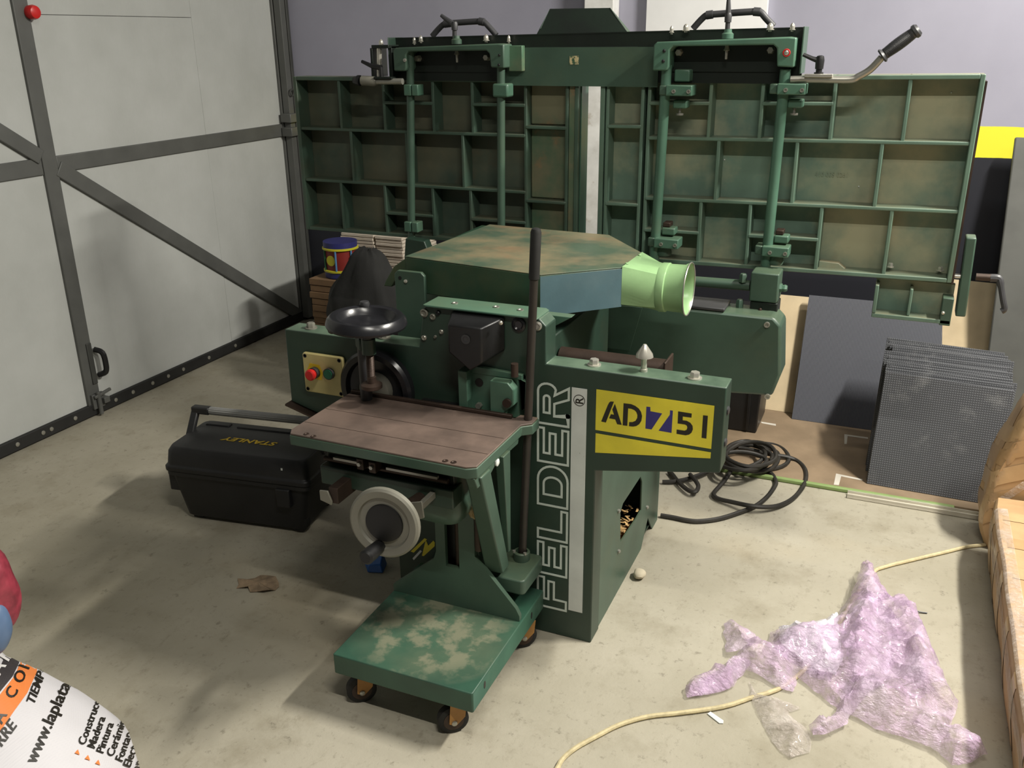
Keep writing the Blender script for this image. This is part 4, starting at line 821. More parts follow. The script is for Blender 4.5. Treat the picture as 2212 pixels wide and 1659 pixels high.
# ================================================================ TOOLBOX
TB = thing('toolbox', (-1.86, 2.19, 0), 'black plastic wheeled toolbox with a grey pull handle on the floor left of the trolley', 'toolbox')
ta = math.radians(8.0); ex = Vector((math.cos(ta), math.sin(ta), 0)); ey = Vector((-math.sin(ta), math.cos(ta), 0)); TO = Vector((-1.866, 2.172, 0))
def tl_(x, y, z): return TO+ex*x*1.02+ey*y*1.04+Vector((0, 0, z*1.11))
def rloop(hx, hy, r, z, dx=0, dy=0): return [tl_(x+dx, y+dy, z) for x, y in rrect(-hx, hx, -hy, hy, r, 3)]
M['tb'] = simple('black_toolbox_plastic', (34, 34, 35), 0.5, 0, 0.15, 9, 0.15, 260)
body = MB().loft([rloop(0.205, 0.098, 0.02, 0.012), rloop(0.212, 0.102, 0.02, 0.016), rloop(0.240, 0.116, 0.02, 0.150), rloop(0.252, 0.124, 0.02, 0.152), rloop(0.252, 0.124, 0.02, 0.166)]).build('body', 'tb', TB, 0.002)
lid = MB().loft([rloop(0.256, 0.128, 0.022, 0.167), rloop(0.256, 0.128, 0.022, 0.182), rloop(0.250, 0.122, 0.022, 0.186), rloop(0.246, 0.116, 0.024, 0.226), rloop(0.238, 0.106, 0.024, 0.240), rloop(0.20, 0.085, 0.02, 0.243)]).build('lid', 'tb', TB, 0.003)
MB().obox(tl_(0, 0.075, 0.243), ex*0.10, ey*0.012, Vector((0, 0, 0.004))).build('lid_rib', 'tb', lid, 0.003)
for x in (-0.17, 0.17): MB().obox(tl_(x, 0.075, 0.243), ex*0.045, ey*0.012, Vector((0, 0, 0.004))).build('lid_rib', 'tb', lid, 0.003)
MB().obox(tl_(-0.232, -0.085, 0.125), ex*0.022, ey*0.025, Vector((0, 0, 0.032))).build('side_latch', 'tb', body, 0.004)
MB().obox(tl_(0.165, -0.120, 0.125), ex*0.024, ey*0.012, Vector((0, 0, 0.032))).build('front_latch', 'tb', body, 0.004)
for y in (-0.085, 0.085): MB().lathe(tl_(0.190, y-0.014, 0.032), ey, [(0, 0.026), (0.002, 0.032), (0.026, 0.032), (0.028, 0.026)], 22).build('wheel', 'rubber', TB)
for y in (-0.07, 0.07): MB().obox(tl_(-0.18, y, 0.0062), ex*0.018, ey*0.018, Vector((0, 0, 0.006))).build('foot', 'tb', TB, 0.002)
hA, hB, hC, hD = tl_(-0.238, 0.0, 0.235), tl_(-0.232, 0.050, 0.298), tl_(0.235, 0.050, 0.298), tl_(0.238, 0.0, 0.235)
for a_, b_ in ((hA, hB), (hD, hC)): MB().beam(a_-Vector((0, 0, 0.02)), b_, 0.026, 0.018, ex).build('handle_arm', 'tb', TB, 0.004)
MB().beam(hB+ex*-0.012, hB+ex*0.055, 0.026, 0.028, (0, 0, 1)).build('handle_corner', 'tb', TB, 0.005)
MB().beam(hC-ex*0.055, hC+ex*0.012, 0.026, 0.028, (0, 0, 1)).build('handle_corner', 'tb', TB, 0.005)
u_, v_ = frame_for(ex); hl = []
for t_ in (0.0, 1.0): hl.append([hB+ex*0.055+(hC-hB-ex*0.11)*t_+(u_*math.cos(2*math.pi*i/36)+v_*math.sin(2*math.pi*i/36))*(0.0140 if i % 3 else 0.0126) for i in range(36)])
M['grip_grey'] = simple('grey_ribbed_grip', (126, 126, 124), 0.5)
MB().loft(hl).build('handle_grip', 'grip_grey', TB, angle=20)
vs, fs = text_mesh('STANLEY', 0.034, 0.0004, 0.0007); tw = max(v.x for v in vs)
M['tb_yellow'] = simple('yellow_print', (206, 172, 32), 0.5)
MB().add([tl_(0.095-v.x/tw*0.19-(v.y-0.012)*0.25, -0.022-(v.y-0.012), 0.2437+v.z) for v in vs], fs).build('lettering', 'tb_yellow', lid, smooth=False)
MB().obox(tl_(0.165, -0.117, 0.212), ex*0.003, ey*0.0015, Vector((0, 0, 0.005))).build('paint_fleck', 'label_white', lid)

# ================================================================ THINGS AGAINST THE BACK WALL, LEFT
ORD = ['top one', 'second', 'third', 'fourth', 'fifth', 'sixth', 'seventh', 'eighth', 'ninth', 'tenth', 'eleventh', 'twelfth', 'thirteenth', 'fourteenth', 'fifteenth', 'sixteenth', 'seventeenth', 'eighteenth', 'nineteenth', 'twentieth', 'twenty-first', 'twenty-second', 'twenty-third', 'twenty-fourth', 'twenty-fifth', 'twenty-sixth']
def boards(n, x0, x1, y0, y1, z0, h, gap, name, m, label, group, jit=0.004, seed=1):
    r_ = random.Random(seed); first = None
    for i in range(n):
        dx, dy = r_.uniform(-jit, jit), r_.uniform(-jit, jit); z = z0+i*(h+gap)
        if first is None:
            first = MB().box(x0, x1, y0, y1, z, z+h).build(name, m, None, 0.001, org=((x0+x1)/2, (y0+y1)/2, z)); o = first
        else: o = copy_tree(first, None, (dx, dy, i*(h+gap)))
        tag(o, label+', '+(ORD[n-1-i]+' from the top' if i < n-1 else 'topmost one'), 'board', group)
M['pale_board'] = simple('pale_board_edge', (214, 202, 186), 0.7, 0, 0.12, 14)
M['brown_board'] = worn('brown_board', (128, 100, 72), [((98, 78, 58), 18.0, 0.5, 0.7, 0.7)], 0.75)
yb = 3.62
xa, xb, xc_ = W(738, 520, Y=yb).x, W(808, 520, Y=yb).x, W(867, 520, Y=yb).x
PBX = thing('carton', ((xa+xc_)/2, yb+0.18, 0), 'brown carton under the pile of pale boards behind the jacket', 'box')
MB().box(xa-0.004, xc_+0.004, yb-0.01, yb+0.36, 0.0, 0.395).build('body', 'brown_board', PBX, 0.003)
MB().box(xa-0.006, xc_+0.006, yb-0.012, yb+0.362, 0.396, 0.402).build('lid', 'brown_board', PBX, 0.001)
boards(15, xa, xb-0.003, yb, yb+0.34, 0.4025, 0.0125, 0.0034, 'pale_board', 'pale_board', 'pale board, left column of the pile beside the drum', 'pale boards, left half of the pile')
boards(15, xb+0.003, xc_, yb+0.005, yb+0.34, 0.4025, 0.0125, 0.0032, 'pale_board', 'pale_board', 'pale board, right column of the pile beside the drum', 'pale boards, right half of the pile', seed=4)
xd0, xd1 = W(674, 600, Y=3.42).x, W(735, 600, Y=3.42).x
boards(15, xd0, xd0+0.30, 3.40, 3.60, 0.0, 0.028, 0.003, 'brown_board', 'brown_board', 'brown board in the stack under the toy drum', 'brown boards under the drum', 0.006, 7)
dz = 15*0.031
D = thing('toy_drum', (xd0+0.115, 3.50, dz+0.0005), 'small toy drum with blue rims, yellow bands and a yellow dot', 'drum')
dx_, dy_ = xd0+0.115, 3.50
M['drum_red'] = simple('dark_red_plastic', (128, 36, 30), 0.5); M['drum_blue'] = simple('dark_blue_plastic', (44, 46, 108), 0.5); M['drum_lblue'] = simple('light_blue_plastic', (84, 134, 178), 0.5)
M['drum_yellow'] = simple('drum_yellow_plastic', (198, 190, 44), 0.5); M['drum_green'] = simple('drum_green_plastic', (40, 100, 66), 0.5)
MB().lathe((dx_, dy_, dz+0.02), (0, 0, 1), [(0, 0.073), (0.13, 0.073)], 36).build('shell', 'drum_red', D)
for z in (0.001, 0.138): MB().lathe((dx_, dy_, dz+z), (0, 0, 1), [(0, 0.078), (0.026, 0.078), (0.026, 0.070)], 36).build('rim', 'drum_blue', D)
for z in (0.026, 0.128): MB().lathe((dx_, dy_, dz+z), (0, 0, 1), [(0, 0.080), (0.002, 0.083), (0.009, 0.083), (0.011, 0.080)], 36).build('band', 'drum_yellow', D)
for i, an in enumerate((-20, -75, -125, 160, 60)):
    c_, s_ = math.cos(math.radians(an)), math.sin(math.radians(an)); MB().cyl((dx_+0.078*c_, dy_+0.078*s_, dz+0.036), (dx_+0.078*c_, dy_+0.078*s_, dz+0.13), 0.0045, n=8).build('tension_rod', ('drum_lblue', 'drum_lblue', 'drum_green')[i % 3], D)
an = math.radians(-96); MB().lathe((dx_+0.0728*math.cos(an), dy_+0.0728*math.sin(an), dz+0.083), (math.cos(an), math.sin(an), 0), [(-0.004, 0.024), (0.002, 0.024)], 24).build('yellow_dot', 'drum_yellow', D)
# dark jacket heaped over the pile
jk = MB(); cj = Vector(((W(700, 600, Y=3.2).x+W(865, 600, Y=3.2).x)/2, 3.22, 0)); NJ = 40; lp = []
prof = [(0.0, 0.20), (0.15, 0.215), (0.30, 0.21), (0.42, 0.180), (0.52, 0.135), (0.60, 0.10), (0.65, 0.07), (0.675, 0.03)]
for z, r in smooth_path([(a_, b_, 0) for a_, b_ in prof], 4) and [(v.x, v.y) for v in smooth_path([(a_, b_, 0) for a_, b_ in prof], 4)]:
    l = []
    for i in range(NJ):
        a_ = 2*math.pi*i/NJ; k = 1+0.24*noise.noise(Vector((math.cos(a_)*1.6, math.sin(a_)*1.6, z*5)))+0.12*noise.noise(Vector((math.cos(a_)*5, math.sin(a_)*5, z*11)))
        l.append((cj.x+0.06*max(0, z-0.3)+(0.05 if math.cos(a_) > 0 else 0)*max(0, 0.6-z)+r*k*math.cos(a_), cj.y+0.72*r*k*math.sin(a_), z*(1+0.03*noise.noise(Vector((math.cos(a_)*2, math.sin(a_)*2, 9))))))
    lp.append(l)
M['jacket'] = simple('black_cloth', (38, 38, 37), 0.9, 0, 0.2, 6, 0.4, 60)
jk.loft(lp); tag(jk.build('jacket', 'jacket', angle=80, org=(cj.x, cj.y, 0)), 'black jacket heaped up behind the green machine arm', 'jacket')
# dark red container right of the jacket
rp_ = W(852, 640, Y=2.98); RC = thing('plastic_container', (rp_.x+0.02, 2.98, 0), 'dull dark red plastic container between the jacket and the machine', 'container')
M['dull_red'] = simple('dull_red_plastic', (104, 44, 40), 0.6, 0, 0.15, 8)
rx = rp_.x+0.02
MB().loft([[(x+rx, y+2.98, z) for x, y in rrect(-a_, a_, -0.08, 0.08, 0.02, 3)] for z, a_ in ((0.0, 0.085), (0.01, 0.09), (0.33, 0.085), (0.37, 0.07), (0.39, 0.045))]).build('body', 'dull_red', RC, 0.004)
MB().cyl((rx-0.02, 2.98, 0.39), (rx-0.02, 2.98, 0.415), 0.02).build('cap', 'black_plastic', RC)
tp_ = Vector((xd0+0.252, 3.5, 0))
M['red_clear'] = simple('translucent_red_plastic', (120, 60, 62), 0.25)
tb0 = MB(); tb0.loft([[(tp_.x+x, 3.50+y, dz+0.0+z) for x, y in rrect(-a_, a_, -0.045, 0.045, 0.012, 3)] for z, a_ in ((0.0, 0.036), (0.003, 0.040), (0.11, 0.045), (0.115, 0.047), (0.115, 0.043), (0.01, 0.037))])
tag(tb0.build('plastic_tub', 'red_clear', None, 0.001, org=(tp_.x, 3.5, dz)), 'small reddish plastic tub standing between drum and jacket', 'tub')

# ================================================================ AGAINST THE BACK WALL, MIDDLE AND RIGHT
M['white_dirty'] = worn('dirty_white_paint', (246, 246, 243), [((150, 126, 92), 7.0, 0.58, 0.68, 0.75), ((170, 160, 140), 3.0, 0.5, 0.75, 0.4)], 0.5)
wp0, wp1 = W(1262, 5, Y=4.06).x, W(1325, 5, Y=4.06).x
WP = thing('wall_post', ((wp0+wp1)/2, 4.10, 0), 'dirty white square post on the back wall between the two folded tables', 'post')
MB().box(wp0, wp1, 4.06, 4.148, 0.60, 3.2).build('post_tube', 'white_dirty', WP, 0.003)
MB().box(wp0-0.01, wp1+0.02, 4.05, 4.148, 0.0, 0.598).build('post_foot', 'post_dark', WP, 0.003)
M['white_board'] = simple('white_board', (246, 246, 246), 0.5, 0, 0.04, 6)
wb0, wb1 = W(1396, 5, Y=4.10).x, W(1657, 5, Y=4.10).x
WBD = thing('white_board', ((wb0+wb1)/2, 4.12, 0.9), 'plain white board on the back wall behind the right table', 'board')
MB().box(wb0, wb1, 4.11, 4.148, 0.9, 2.4).build('sheet', 'white_board', WBD)
# cable coil bin behind the machine
kx = W(1643, 900, Y=3.42).x
MBk = thing('black_crate', (kx-0.17, 3.5, 0.0085), 'black plastic crate standing behind the machine beyond the cable coil', 'crate')
MB().prism([(kx-0.325, 0.0085), (kx-0.013, 0.0085), (kx, 0.46), (kx-0.34, 0.46)], 'Y', 3.43, 3.66).build('body', 'black_plastic', MBk, 0.006)
for x in (-0.29, -0.21, -0.13, -0.05): MB().box(kx+x-0.006, kx+x+0.006, 3.423, 3.4295, 0.02, 0.44).build('rib', 'black_plastic', MBk, 0.002)
MB().box(kx-0.345, kx+0.005, 3.422, 3.665, 0.461, 0.485).build('rim', 'black_plastic', MBk, 0.004)
# board lying on the floor
M['floor_board'] = worn('brown_fibreboard', (142, 122, 98), [((120, 102, 80), 3.0, 0.45, 0.7, 0.7), ((96, 82, 66), 40.0, 0.66, 0.72, 0.5)], 0.7)
FB = thing('floor_board', (-0.1, 3.4, 0), 'brown fibreboard sheet lying flat on the floor under the leaning panels', 'board')
MB().prism([(-0.80, 3.075), (0.47, 3.075), (0.47, 3.80), (-0.80, 3.80)], 'Z', 0.0005, 0.008).build('sheet', 'floor_board', FB, 0.001)
M['white_tape'] = simple('white_tape', (206, 200, 188), 0.6)
def tape(pts, nm='tape_mark'): MB().prism([(W(*p, Z=0.0083).x, W(*p, Z=0.0083).y) for p in pts], 'Z', 0.0081, 0.0087).build(nm, 'white_tape', FB, smooth=False)
tape([(1644, 911), (1645, 914), (1676, 920), (1676, 916)])
tape([(1824, 938), (1824, 959), (1829, 959), (1831, 942), (1875, 948), (1875, 945)])
tape([(1806, 1023), (1801, 1047), (1812, 1048), (1817, 1029), (1863, 1038), (1863, 1035)])
M['lime'] = simple('pale_green_strip', (134, 156, 96), 0.5)
a_, b_ = W(1540, 1017, Z=0), W(2060, 1093, Z=0)
tag(MB().beam((a_.x, 3.058, 0.008), (b_.x, 3.058, 0.008), 0.018, 0.015, (0, 1, 0)).build('edging_strip', 'lime', None, 0.004, org=(0, 3.058, 0)), 'pale green plastic edging strip along the front of the fibreboard sheet', 'strip')
M['white_strip'] = simple('white_channel', (200, 194, 178), 0.5)
a_, b_ = W(1830, 1068, Z=0), W(2130, 1113, Z=0)
ws = MB(); ws.beam((a_.x, 3.026, 0.004), (b_.x+0.05, 3.026, 0.004), 0.030, 0.006, (0, 1, 0)); ws.beam((a_.x, 3.013, 0.011), (b_.x+0.05, 3.013, 0.011), 0.003, 0.012, (0, 1, 0)); ws.beam((a_.x, 3.040, 0.011), (b_.x+0.05, 3.040, 0.011), 0.003, 0.012, (0, 1, 0))
tag(ws.build('plastic_channel', 'white_strip', None, 0.001, org=(0.2, 3.02, 0)), 'off-white plastic channel lying in front of the dark tile stack', 'channel')
# leaning boards
def slab(bl, br, tr_, tl2, th, name, m, label, cat, group=None, bevel=0.001):
    bl, br, tr_, tl2 = map(Vector, (bl, br, tr_, tl2)); n = (br-bl).cross(tl2-bl).normalized()
    if n.y < 0: n = -n
    o = MB().loft([[bl, br, tr_, tl2], [p_+n*th for p_ in (bl, br, tr_, tl2)]]).build(name, m, None, bevel, org=((bl+br)/2))
    return tag(o, label, cat, group)
M['plywood'] = worn('pale_plywood', (216, 196, 160), [((196, 172, 134), 2.5, 0.45, 0.7, 0.6)], 0.65)
zf = 0.0085
tA = W(1600, 628, Y=3.93); tB = W(1735, 634, Y=3.93)
slab((-0.50, 3.70, zf), (-0.27, 3.70, zf), (-0.24, 3.93, tA.z), (-0.50, 3.93, tA.z), 0.012, 'plywood_sheet', 'plywood', 'pale plywood sheet leaning on the wall left of the ribbed grey panel', 'board')
tC, tD = W(2030, 640, Y=4.0), W(2120, 610, Y=4.115)
slab((0.20, 3.90, 0.001), (0.46, 3.90, 0.001), (0.46, 4.115, tD.z), (0.17, 4.115, tD.z+0.005), 0.012, 'plywood_sheet', 'plywood', 'pale plywood sheet leaning on the wall behind the dark tile stack', 'board')
def ribbed_mat(name, c1, c2, s, axis2=True, stain=None):
    n = NT(name).set(0.55, 0, 0.4)
    w1 = n.n.new('ShaderNodeTexWave'); w1.inputs['Scale'].default_value = s; w1.bands_direction = 'X'; n.link(n.tc.outputs['Object'], w1.inputs['Vector'])
    h = w1.outputs['Fac']
    if axis2:
        w2 = n.n.new('ShaderNodeTexWave'); w2.inputs['Scale'].default_value = s; w2.bands_direction = 'Z'; n.link(n.tc.outputs['Object'], w2.inputs['Vector']); h = n.mul(h, w2.outputs['Fac'])
    c = n.mix(n.ramp(h, 0.15, 0.6), lin(c2), lin(c1))
    if stain:
        c = n.mix(n.mul(n.ramp(n.noise(5.5, 8, 0.7), 0.5, 0.66, 0, 0.75), n.ramp(n.noise(2.6, 3), 0.42, 0.6)), c, lin(stain))
        c = n.mix(n.ramp(n.noise(3, 4), 0.35, 0.7, 0, 0.35), c, lin((64, 66, 70)))
    n.color(c); n.bump(h, 0.5, 0.002); return n.m
M['ribbed_panel'] = ribbed_mat('ribbed_grey_panel', (90, 92, 100), (66, 67, 75), 60.0, False)
M['tile'] = ribbed_mat('grid_plastic_tile', (98, 100, 104), (74, 75, 79), 42.0, True, (140, 140, 140))
pt1, pt2 = W(1748, 637, Y=3.88), W(2036, 666, Y=3.88)
slab((-0.302, 3.635, zf), (0.262, 3.635, zf), (pt2.x, 3.88, pt1.z), (pt1.x, 3.88, pt1.z), 0.014, 'ribbed_panel', 'ribbed_panel', 'large blue-grey finely ribbed panel leaning on the back wall', 'panel')
# stack of dark tiles leaning back
r_ = random.Random(11); NT_ = 14
tile0 = None
for i in range(NT_):
    f = i/(NT_-1); yb_ = 3.135+i*0.0262; lean = 0.10
    jx = r_.uniform(-0.014, 0.014) if i else 0.0; hh = 0.392 if i == 0 else 0.392+r_.uniform(-0.004, 0.008)+0.02*f
    bl, br = Vector((0.016+jx, yb_, zf)), Vector((0.406+jx, yb_-0.012 if i == 0 else yb_, zf))
    tl2, tr_ = bl+Vector((0.010, lean, hh)), br+Vector((0.022, lean, hh-0.012))
    lb = 'dark grey gridded plastic tile with dusty stains, front one of the leaning stack' if i == 0 else 'dark grey gridded plastic tile, '+ORD[i]+' from the front of the leaning stack'
    slab(bl, br, tr_, tl2, 0.020, 'floor_tile', 'tile', lb, 'tile', 'dark tiles in the leaning stack', 0.0015)
# grey steel leaf at the right edge
gl0, gl1 = W(2193, 296, Y=4.04), W(2146, 780, Y=3.86)
slab((gl1.x-0.012, 3.82, 0.001), (1.05, 3.82, 0.001), (1.0, 4.04, gl0.z-0.01), (gl0.x, 4.04, gl0.z), 0.025, 'steel_leaf', 'post', 'grey painted steel leaf leaning on the wall at the right edge', 'panel', None, 0.006)

# ================================================================ CABLE COIL
def cz(u, v, z): p = W(1400+u*0.18083, 880+v*0.18083, Z=z); return p
CB = thing('power_cable', (-0.35, 2.95, 0), 'thick black power cable coiled on the floor right of the machine', 'cable')
M['cable'] = simple('black_cable_rubber', (48, 45, 40), 0.55, 0, 0.25, 20)
A = [(150, 1290), (300, 1315), (470, 1350), (620, 1360), (850, 1330), (1080, 1260), (1280, 1180), (1420, 1070), (1510, 950), (1525, 880), (1470, 790), (1370, 745), (1200, 735), (1030, 715), (970, 790), (900, 890), (800, 1000), (785, 1050), (850, 1095), (1000, 1130), (1250, 1180), (1500, 1185), (1700, 1110), (1830, 980), (1885, 850), (1870, 730), (1780, 640), (1650, 590), (1450, 560), (1250, 510), (1080, 480)]
zc = [0.0085]*10+[0.012, 0.014, 0.016, 0.022, 0.024, 0.020]+[0.012]*3+[0.018, 0.028, 0.018]+[0.010]*5+[0.02, 0.03, 0.034, 0.036]
MB().tube(smooth_path([cz(u, v, z) for (u, v), z in zip(A, zc)], 5), 0.0078, 8).build('cable_run', 'cable', CB)
loops = [((1290, 590), 390, 175, 0.010, 0), ((1240, 610), 330, 160, 0.026, 1.1), ((1180, 600), 290, 150, 0.040, 2.0), ((1150, 560), 240, 150, 0.054, 0.4), ((1120, 640), 280, 110, 0.066, 2.8), ((1240, 560), 300, 140, 0.078, 4.1)]
for k, ((cu0, cv0), ra, rb_, z, ph) in enumerate(loops):
    pts = []
    for i in range(36):
        t = 2*math.pi*i/36; pts.append(cz(cu0+ra*math.cos(t+ph)*(1+0.05*math.sin(3*t+k)), cv0+rb_*math.sin(t+ph)*(1+0.06*math.cos(2*t+k)), z+0.006*math.sin(2*t+k)))
    MB().tube(pts, 0.0078, 8, True).build('cable_loop', 'cable', CB)
for pts in ([(250, 770), (290, 800), (370, 900), (480, 990), (560, 1010), (600, 950), (570, 880), (500, 800)], [(170, 890), (300, 885), (450, 860), (620, 805), (760, 740), (900, 690)]):
    MB().tube(smooth_path([cz(u, v, 0.009+0.003*i) for i, (u, v) in enumerate(pts)], 5), 0.0078, 8).build('cable_run', 'cable', CB)

# ================================================================ SMALL THINGS ON THE FLOOR
st = MB().ball((-0.568, 2.262, 0.014), 0.021, 14, 9, (0.9, 1.1, 0.62)); st.v = [(x+0.004*noise.noise(Vector((x*60, y*60, z*60))), y+0.004*noise.noise(Vector((y*60, z*60, x*60))), max(0.0006, z)) for x, y, z in st.v]
M['stone'] = simple('cream_stone', (196, 186, 162), 0.8)
tag(st.build('pebble', 'stone', None, org=(-0.568, 2.262, 0)), 'cream pebble on the floor beside the machine base', 'pebble')
M['leaf'] = simple('dry_leaf', (158, 136, 110), 0.85, 0, 0.25, 30)
lf = MB(); cl = W(558, 1266, Z=0); rr = random.Random(5); ctr = len(lf.v)
ring_ = [Vector((cl.x+0.064*k_*math.cos(t), cl.y+0.044*k_*math.sin(t), 0.001+0.012*rr.random())) for t, k_ in [(2*math.pi*i/16, rr.uniform(0.55, 1.2)) for i in range(16)]]
lf.add([(cl.x, cl.y, 0.016)]+[tuple((p_+Vector((cl.x, cl.y, 0.004)))/2+Vector((0, 0, 0.008*rr.random()))) for p_ in ring_]+[tuple(p_) for p_ in ring_], [(0, 1+i, 1+(i+1) % 16) for i in range(16)]+[(1+i, 17+i, 17+(i+1) % 16, 1+(i+1) % 16) for i in range(16)])
lfo = lf.build('dry_leaf', 'leaf', None, smooth=False, org=(cl.x, cl.y, 0)); tag(lfo, 'crumpled dry brown leaf on the floor in front of the toolbox', 'leaf')
sm = lfo.modifiers.new('thick', 'SOLIDIFY'); sm.thickness = 0.001
bp_ = W(796, 1236, Z=0); bq = MB(); bq.loft([[(bp_.x-0.055, bp_.y+0.055, 0.001), (bp_.x+0.0, bp_.y-0.005, 0.001), (bp_.x+0.045, bp_.y+0.01, 0.001), (bp_.x+0.03, bp_.y+0.06, 0.001)], [(bp_.x-0.05, bp_.y+0.052, 0.03), (bp_.x+0.0, bp_.y+0.004, 0.022), (bp_.x+0.035, bp_.y+0.015, 0.026), (bp_.x+0.022, bp_.y+0.055, 0.045)]])
tag(bq.build('plastic_wedge', 'blue_plastic', None, 0.003, org=(bp_.x, bp_.y, 0)), 'small bright blue plastic wedge on the floor under the hand wheel', 'wedge')
ss = [W(1531, 1541, Z=0), W(1558, 1561, Z=0)]; sd_ = (ss[1]-ss[0]).normalized(); sn = Vector((-sd_.y, sd_.x, 0)); q = MB()
q.prism([(ss[0]+sn*0.006)[:2], (ss[0]-sn*0.006)[:2], (ss[1]-sn*0.0075)[:2], (ss[1]+sd_*0.006)[:2], (ss[1]+sn*0.0075)[:2]], 'Z', 0.0006, 0.003)
tag(q.build('plastic_stick', 'label_white', None, 0.0008, org=ss[0]), 'small flat white plastic stick on the floor beside the cream cord', 'stick')
# cream cord, in two visible runs under the wrap
M['cord'] = simple('cream_cord', (206, 192, 152), 0.8, 0, 0.15, 60)
cp = [(1170, 1690), (1200, 1665), (1215, 1640), (1245, 1615), (1290, 1590), (1340, 1565), (1400, 1548), (1470, 1540), (1560, 1527), (1620, 1508), (1700, 1478), (1780, 1400), (1840, 1300), (1885, 1238), (1910, 1225), (1960, 1212), (2040, 1193), (2090, 1181), (2128, 1177)]
tag(MB().tube(smooth_path([W(a_, b_, Z=0.0058) for a_, b_ in cp], 4), 0.0056, 8).build('floor_cord', 'cord', None, org=(0, 2.2, 0)), 'cream round cord running over the floor and under the pink plastic wrap', 'cord')
zt_ = W(1950, 1316, Z=0); tag(MB().tube(smooth_path([zt_+Vector((0, 0.012, 0.03)), zt_+Vector((0.012, 0.0, 0.016)), zt_+Vector((0.035, -0.004, 0.006)), zt_+Vector((0.062, 0.002, 0.003))], 4), 0.0022, 6).build('wire_tie', 'black_plastic', None, org=zt_), 'short dark wire tie beside the pink plastic wrap', 'tie')

# ================================================================ PINK PLASTIC WRAP
def cdt(poly, step, seed=1):
    P = [Vector(p[:2]) for p in poly]; n = len(P); r_ = random.Random(seed)
    # refine boundary
    B = []
    for i in range(n):
        a_, b_ = P[i], P[(i+1) % n]; k = max(1, int((b_-a_).length/step/1.3))
        for j in range(k): B.append(a_+(b_-a_)*(j/k)+Vector((r_.uniform(-1, 1), r_.uniform(-1, 1)))*step*0.18*(j > 0))
    nb = len(B); x0 = min(p.x for p in B); x1 = max(p.x for p in B); y0 = min(p.y for p in B); y1 = max(p.y for p in B); pts = list(B)
    def inside(p):
        c_ = False
        for i in range(nb):
            a_, b_ = B[i], B[i-1]
            if (a_.y > p.y) != (b_.y > p.y) and p.x < (b_.x-a_.x)*(p.y-a_.y)/(b_.y-a_.y)+a_.x: c_ = not c_
        return c_
    y = y0
    while y < y1:
        x = x0
        while x < x1:
            p = Vector((x+r_.uniform(-.4, .4)*step, y+r_.uniform(-.4, .4)*step))
            if inside(p): pts.append(p)
            x += step
        y += step
    vo, eo, fo, *_ = geometry.delaunay_2d_cdt(pts, [(i, (i+1) % nb) for i in range(nb)], [], 1, 1e-6)
    Bm = np.array([[b.x, b.y] for b in B]); V = np.array([[v.x, v.y] for v in vo])
    d = np.min(np.hypot(V[:, None, 0]-Bm[None, :, 0], V[:, None, 1]-Bm[None, :, 1]), axis=1)
    return vo, fo, d
def film(name, base, white, alpha, rough=0.10):
    n = NT(name).set(rough, 0, 0.9); n.color(n.mix(n.ramp(n.noise(14, 5), 0.4, 0.65), lin(base), lin(white)))
    n.b.inputs['Alpha'].default_value = alpha; n.b.inputs['Coat Weight'].default_value = 0.6; n.b.inputs['Coat Roughness'].default_value = 0.08
    n.link(n.ramp(n.noise(26, 5, 0.7), 0.35, 0.7, alpha-0.22, alpha+0.22), n.b.inputs['Alpha'])
    n.bump(n.noise(40, 5, 0.6, stretch=(1.0, 2.4, 1.0)), 1.0, 0.012); return n.m
M['film'] = film('pink_plastic_film', (222, 190, 226), (238, 216, 242), 0.5)
M['film_clear'] = film('clear_plastic_film', (214, 202, 196), (232, 224, 216), 0.42)
M['film_glare'] = film('glare_white_film', (240, 232, 246), (248, 244, 250), 0.88, 0.3)  # near-white colour stands in for overexposed glare on the plastic film
PW = thing('plastic_wrap', (0.05, 2.1, 0), 'crumpled pink-tinted transparent plastic wrap lying on the floor', 'plastic wrap')
def fz(u, v): p = W(1400+u*0.36709, 1180+v*0.36709, Z=0.0); return (p.x, p.y)
def crumple(name, poly, m, hmax, slope, amp, step, lift=0.0, seed=1, ridge=None, hard=1.0):
    vo, fo, d = cdt([fz(*p) for p in poly], step, seed); vs = []
    for v, dd in zip(vo, d):
        q = Vector((v.x*7, v.y*7, seed*3.1)); h = min(hmax, dd*slope)
        rg_ = 1-abs(noise.noise(q*0.9)); r2 = 1-abs(noise.noise(q*2.3+Vector((5, 1, 2)))); r3 = noise.noise(q*6.0)
        if ridge:
            for (ax_, ay_, bx_, by_, hh, ww) in ridge:
                a_ = Vector((ax_, ay_)); b_ = Vector((bx_, by_)); p_ = Vector((v.x, v.y)); t = max(0, min(1, (p_-a_).dot(b_-a_)/(b_-a_).length_squared)); h += hh*math.exp(-((p_-(a_+(b_-a_)*t)).length/ww)**2)
        w_ = min(1.0, dd/0.02)
        z = 0.003+lift+h*(0.55+0.45*rg_)+amp*(w_*0.85+0.15)*(r2**3*0.9+0.35*r3+0.25*noise.noise(q*13)+0.1)
        vs.append((v.x+amp*0.3*noise.noise(q*4), v.y+amp*0.3*noise.noise(q*4+Vector((9, 9, 9))), max(0.0015, z)))
    mb = MB(); mb.add(vs, [tuple(f) for f in fo]); return mb.build(name, m, PW, smooth=True, angle=50)
def seg(a, b, h, w): p, q = fz(*a), fz(*b); return (p[0], p[1], q[0], q[1], h, w)
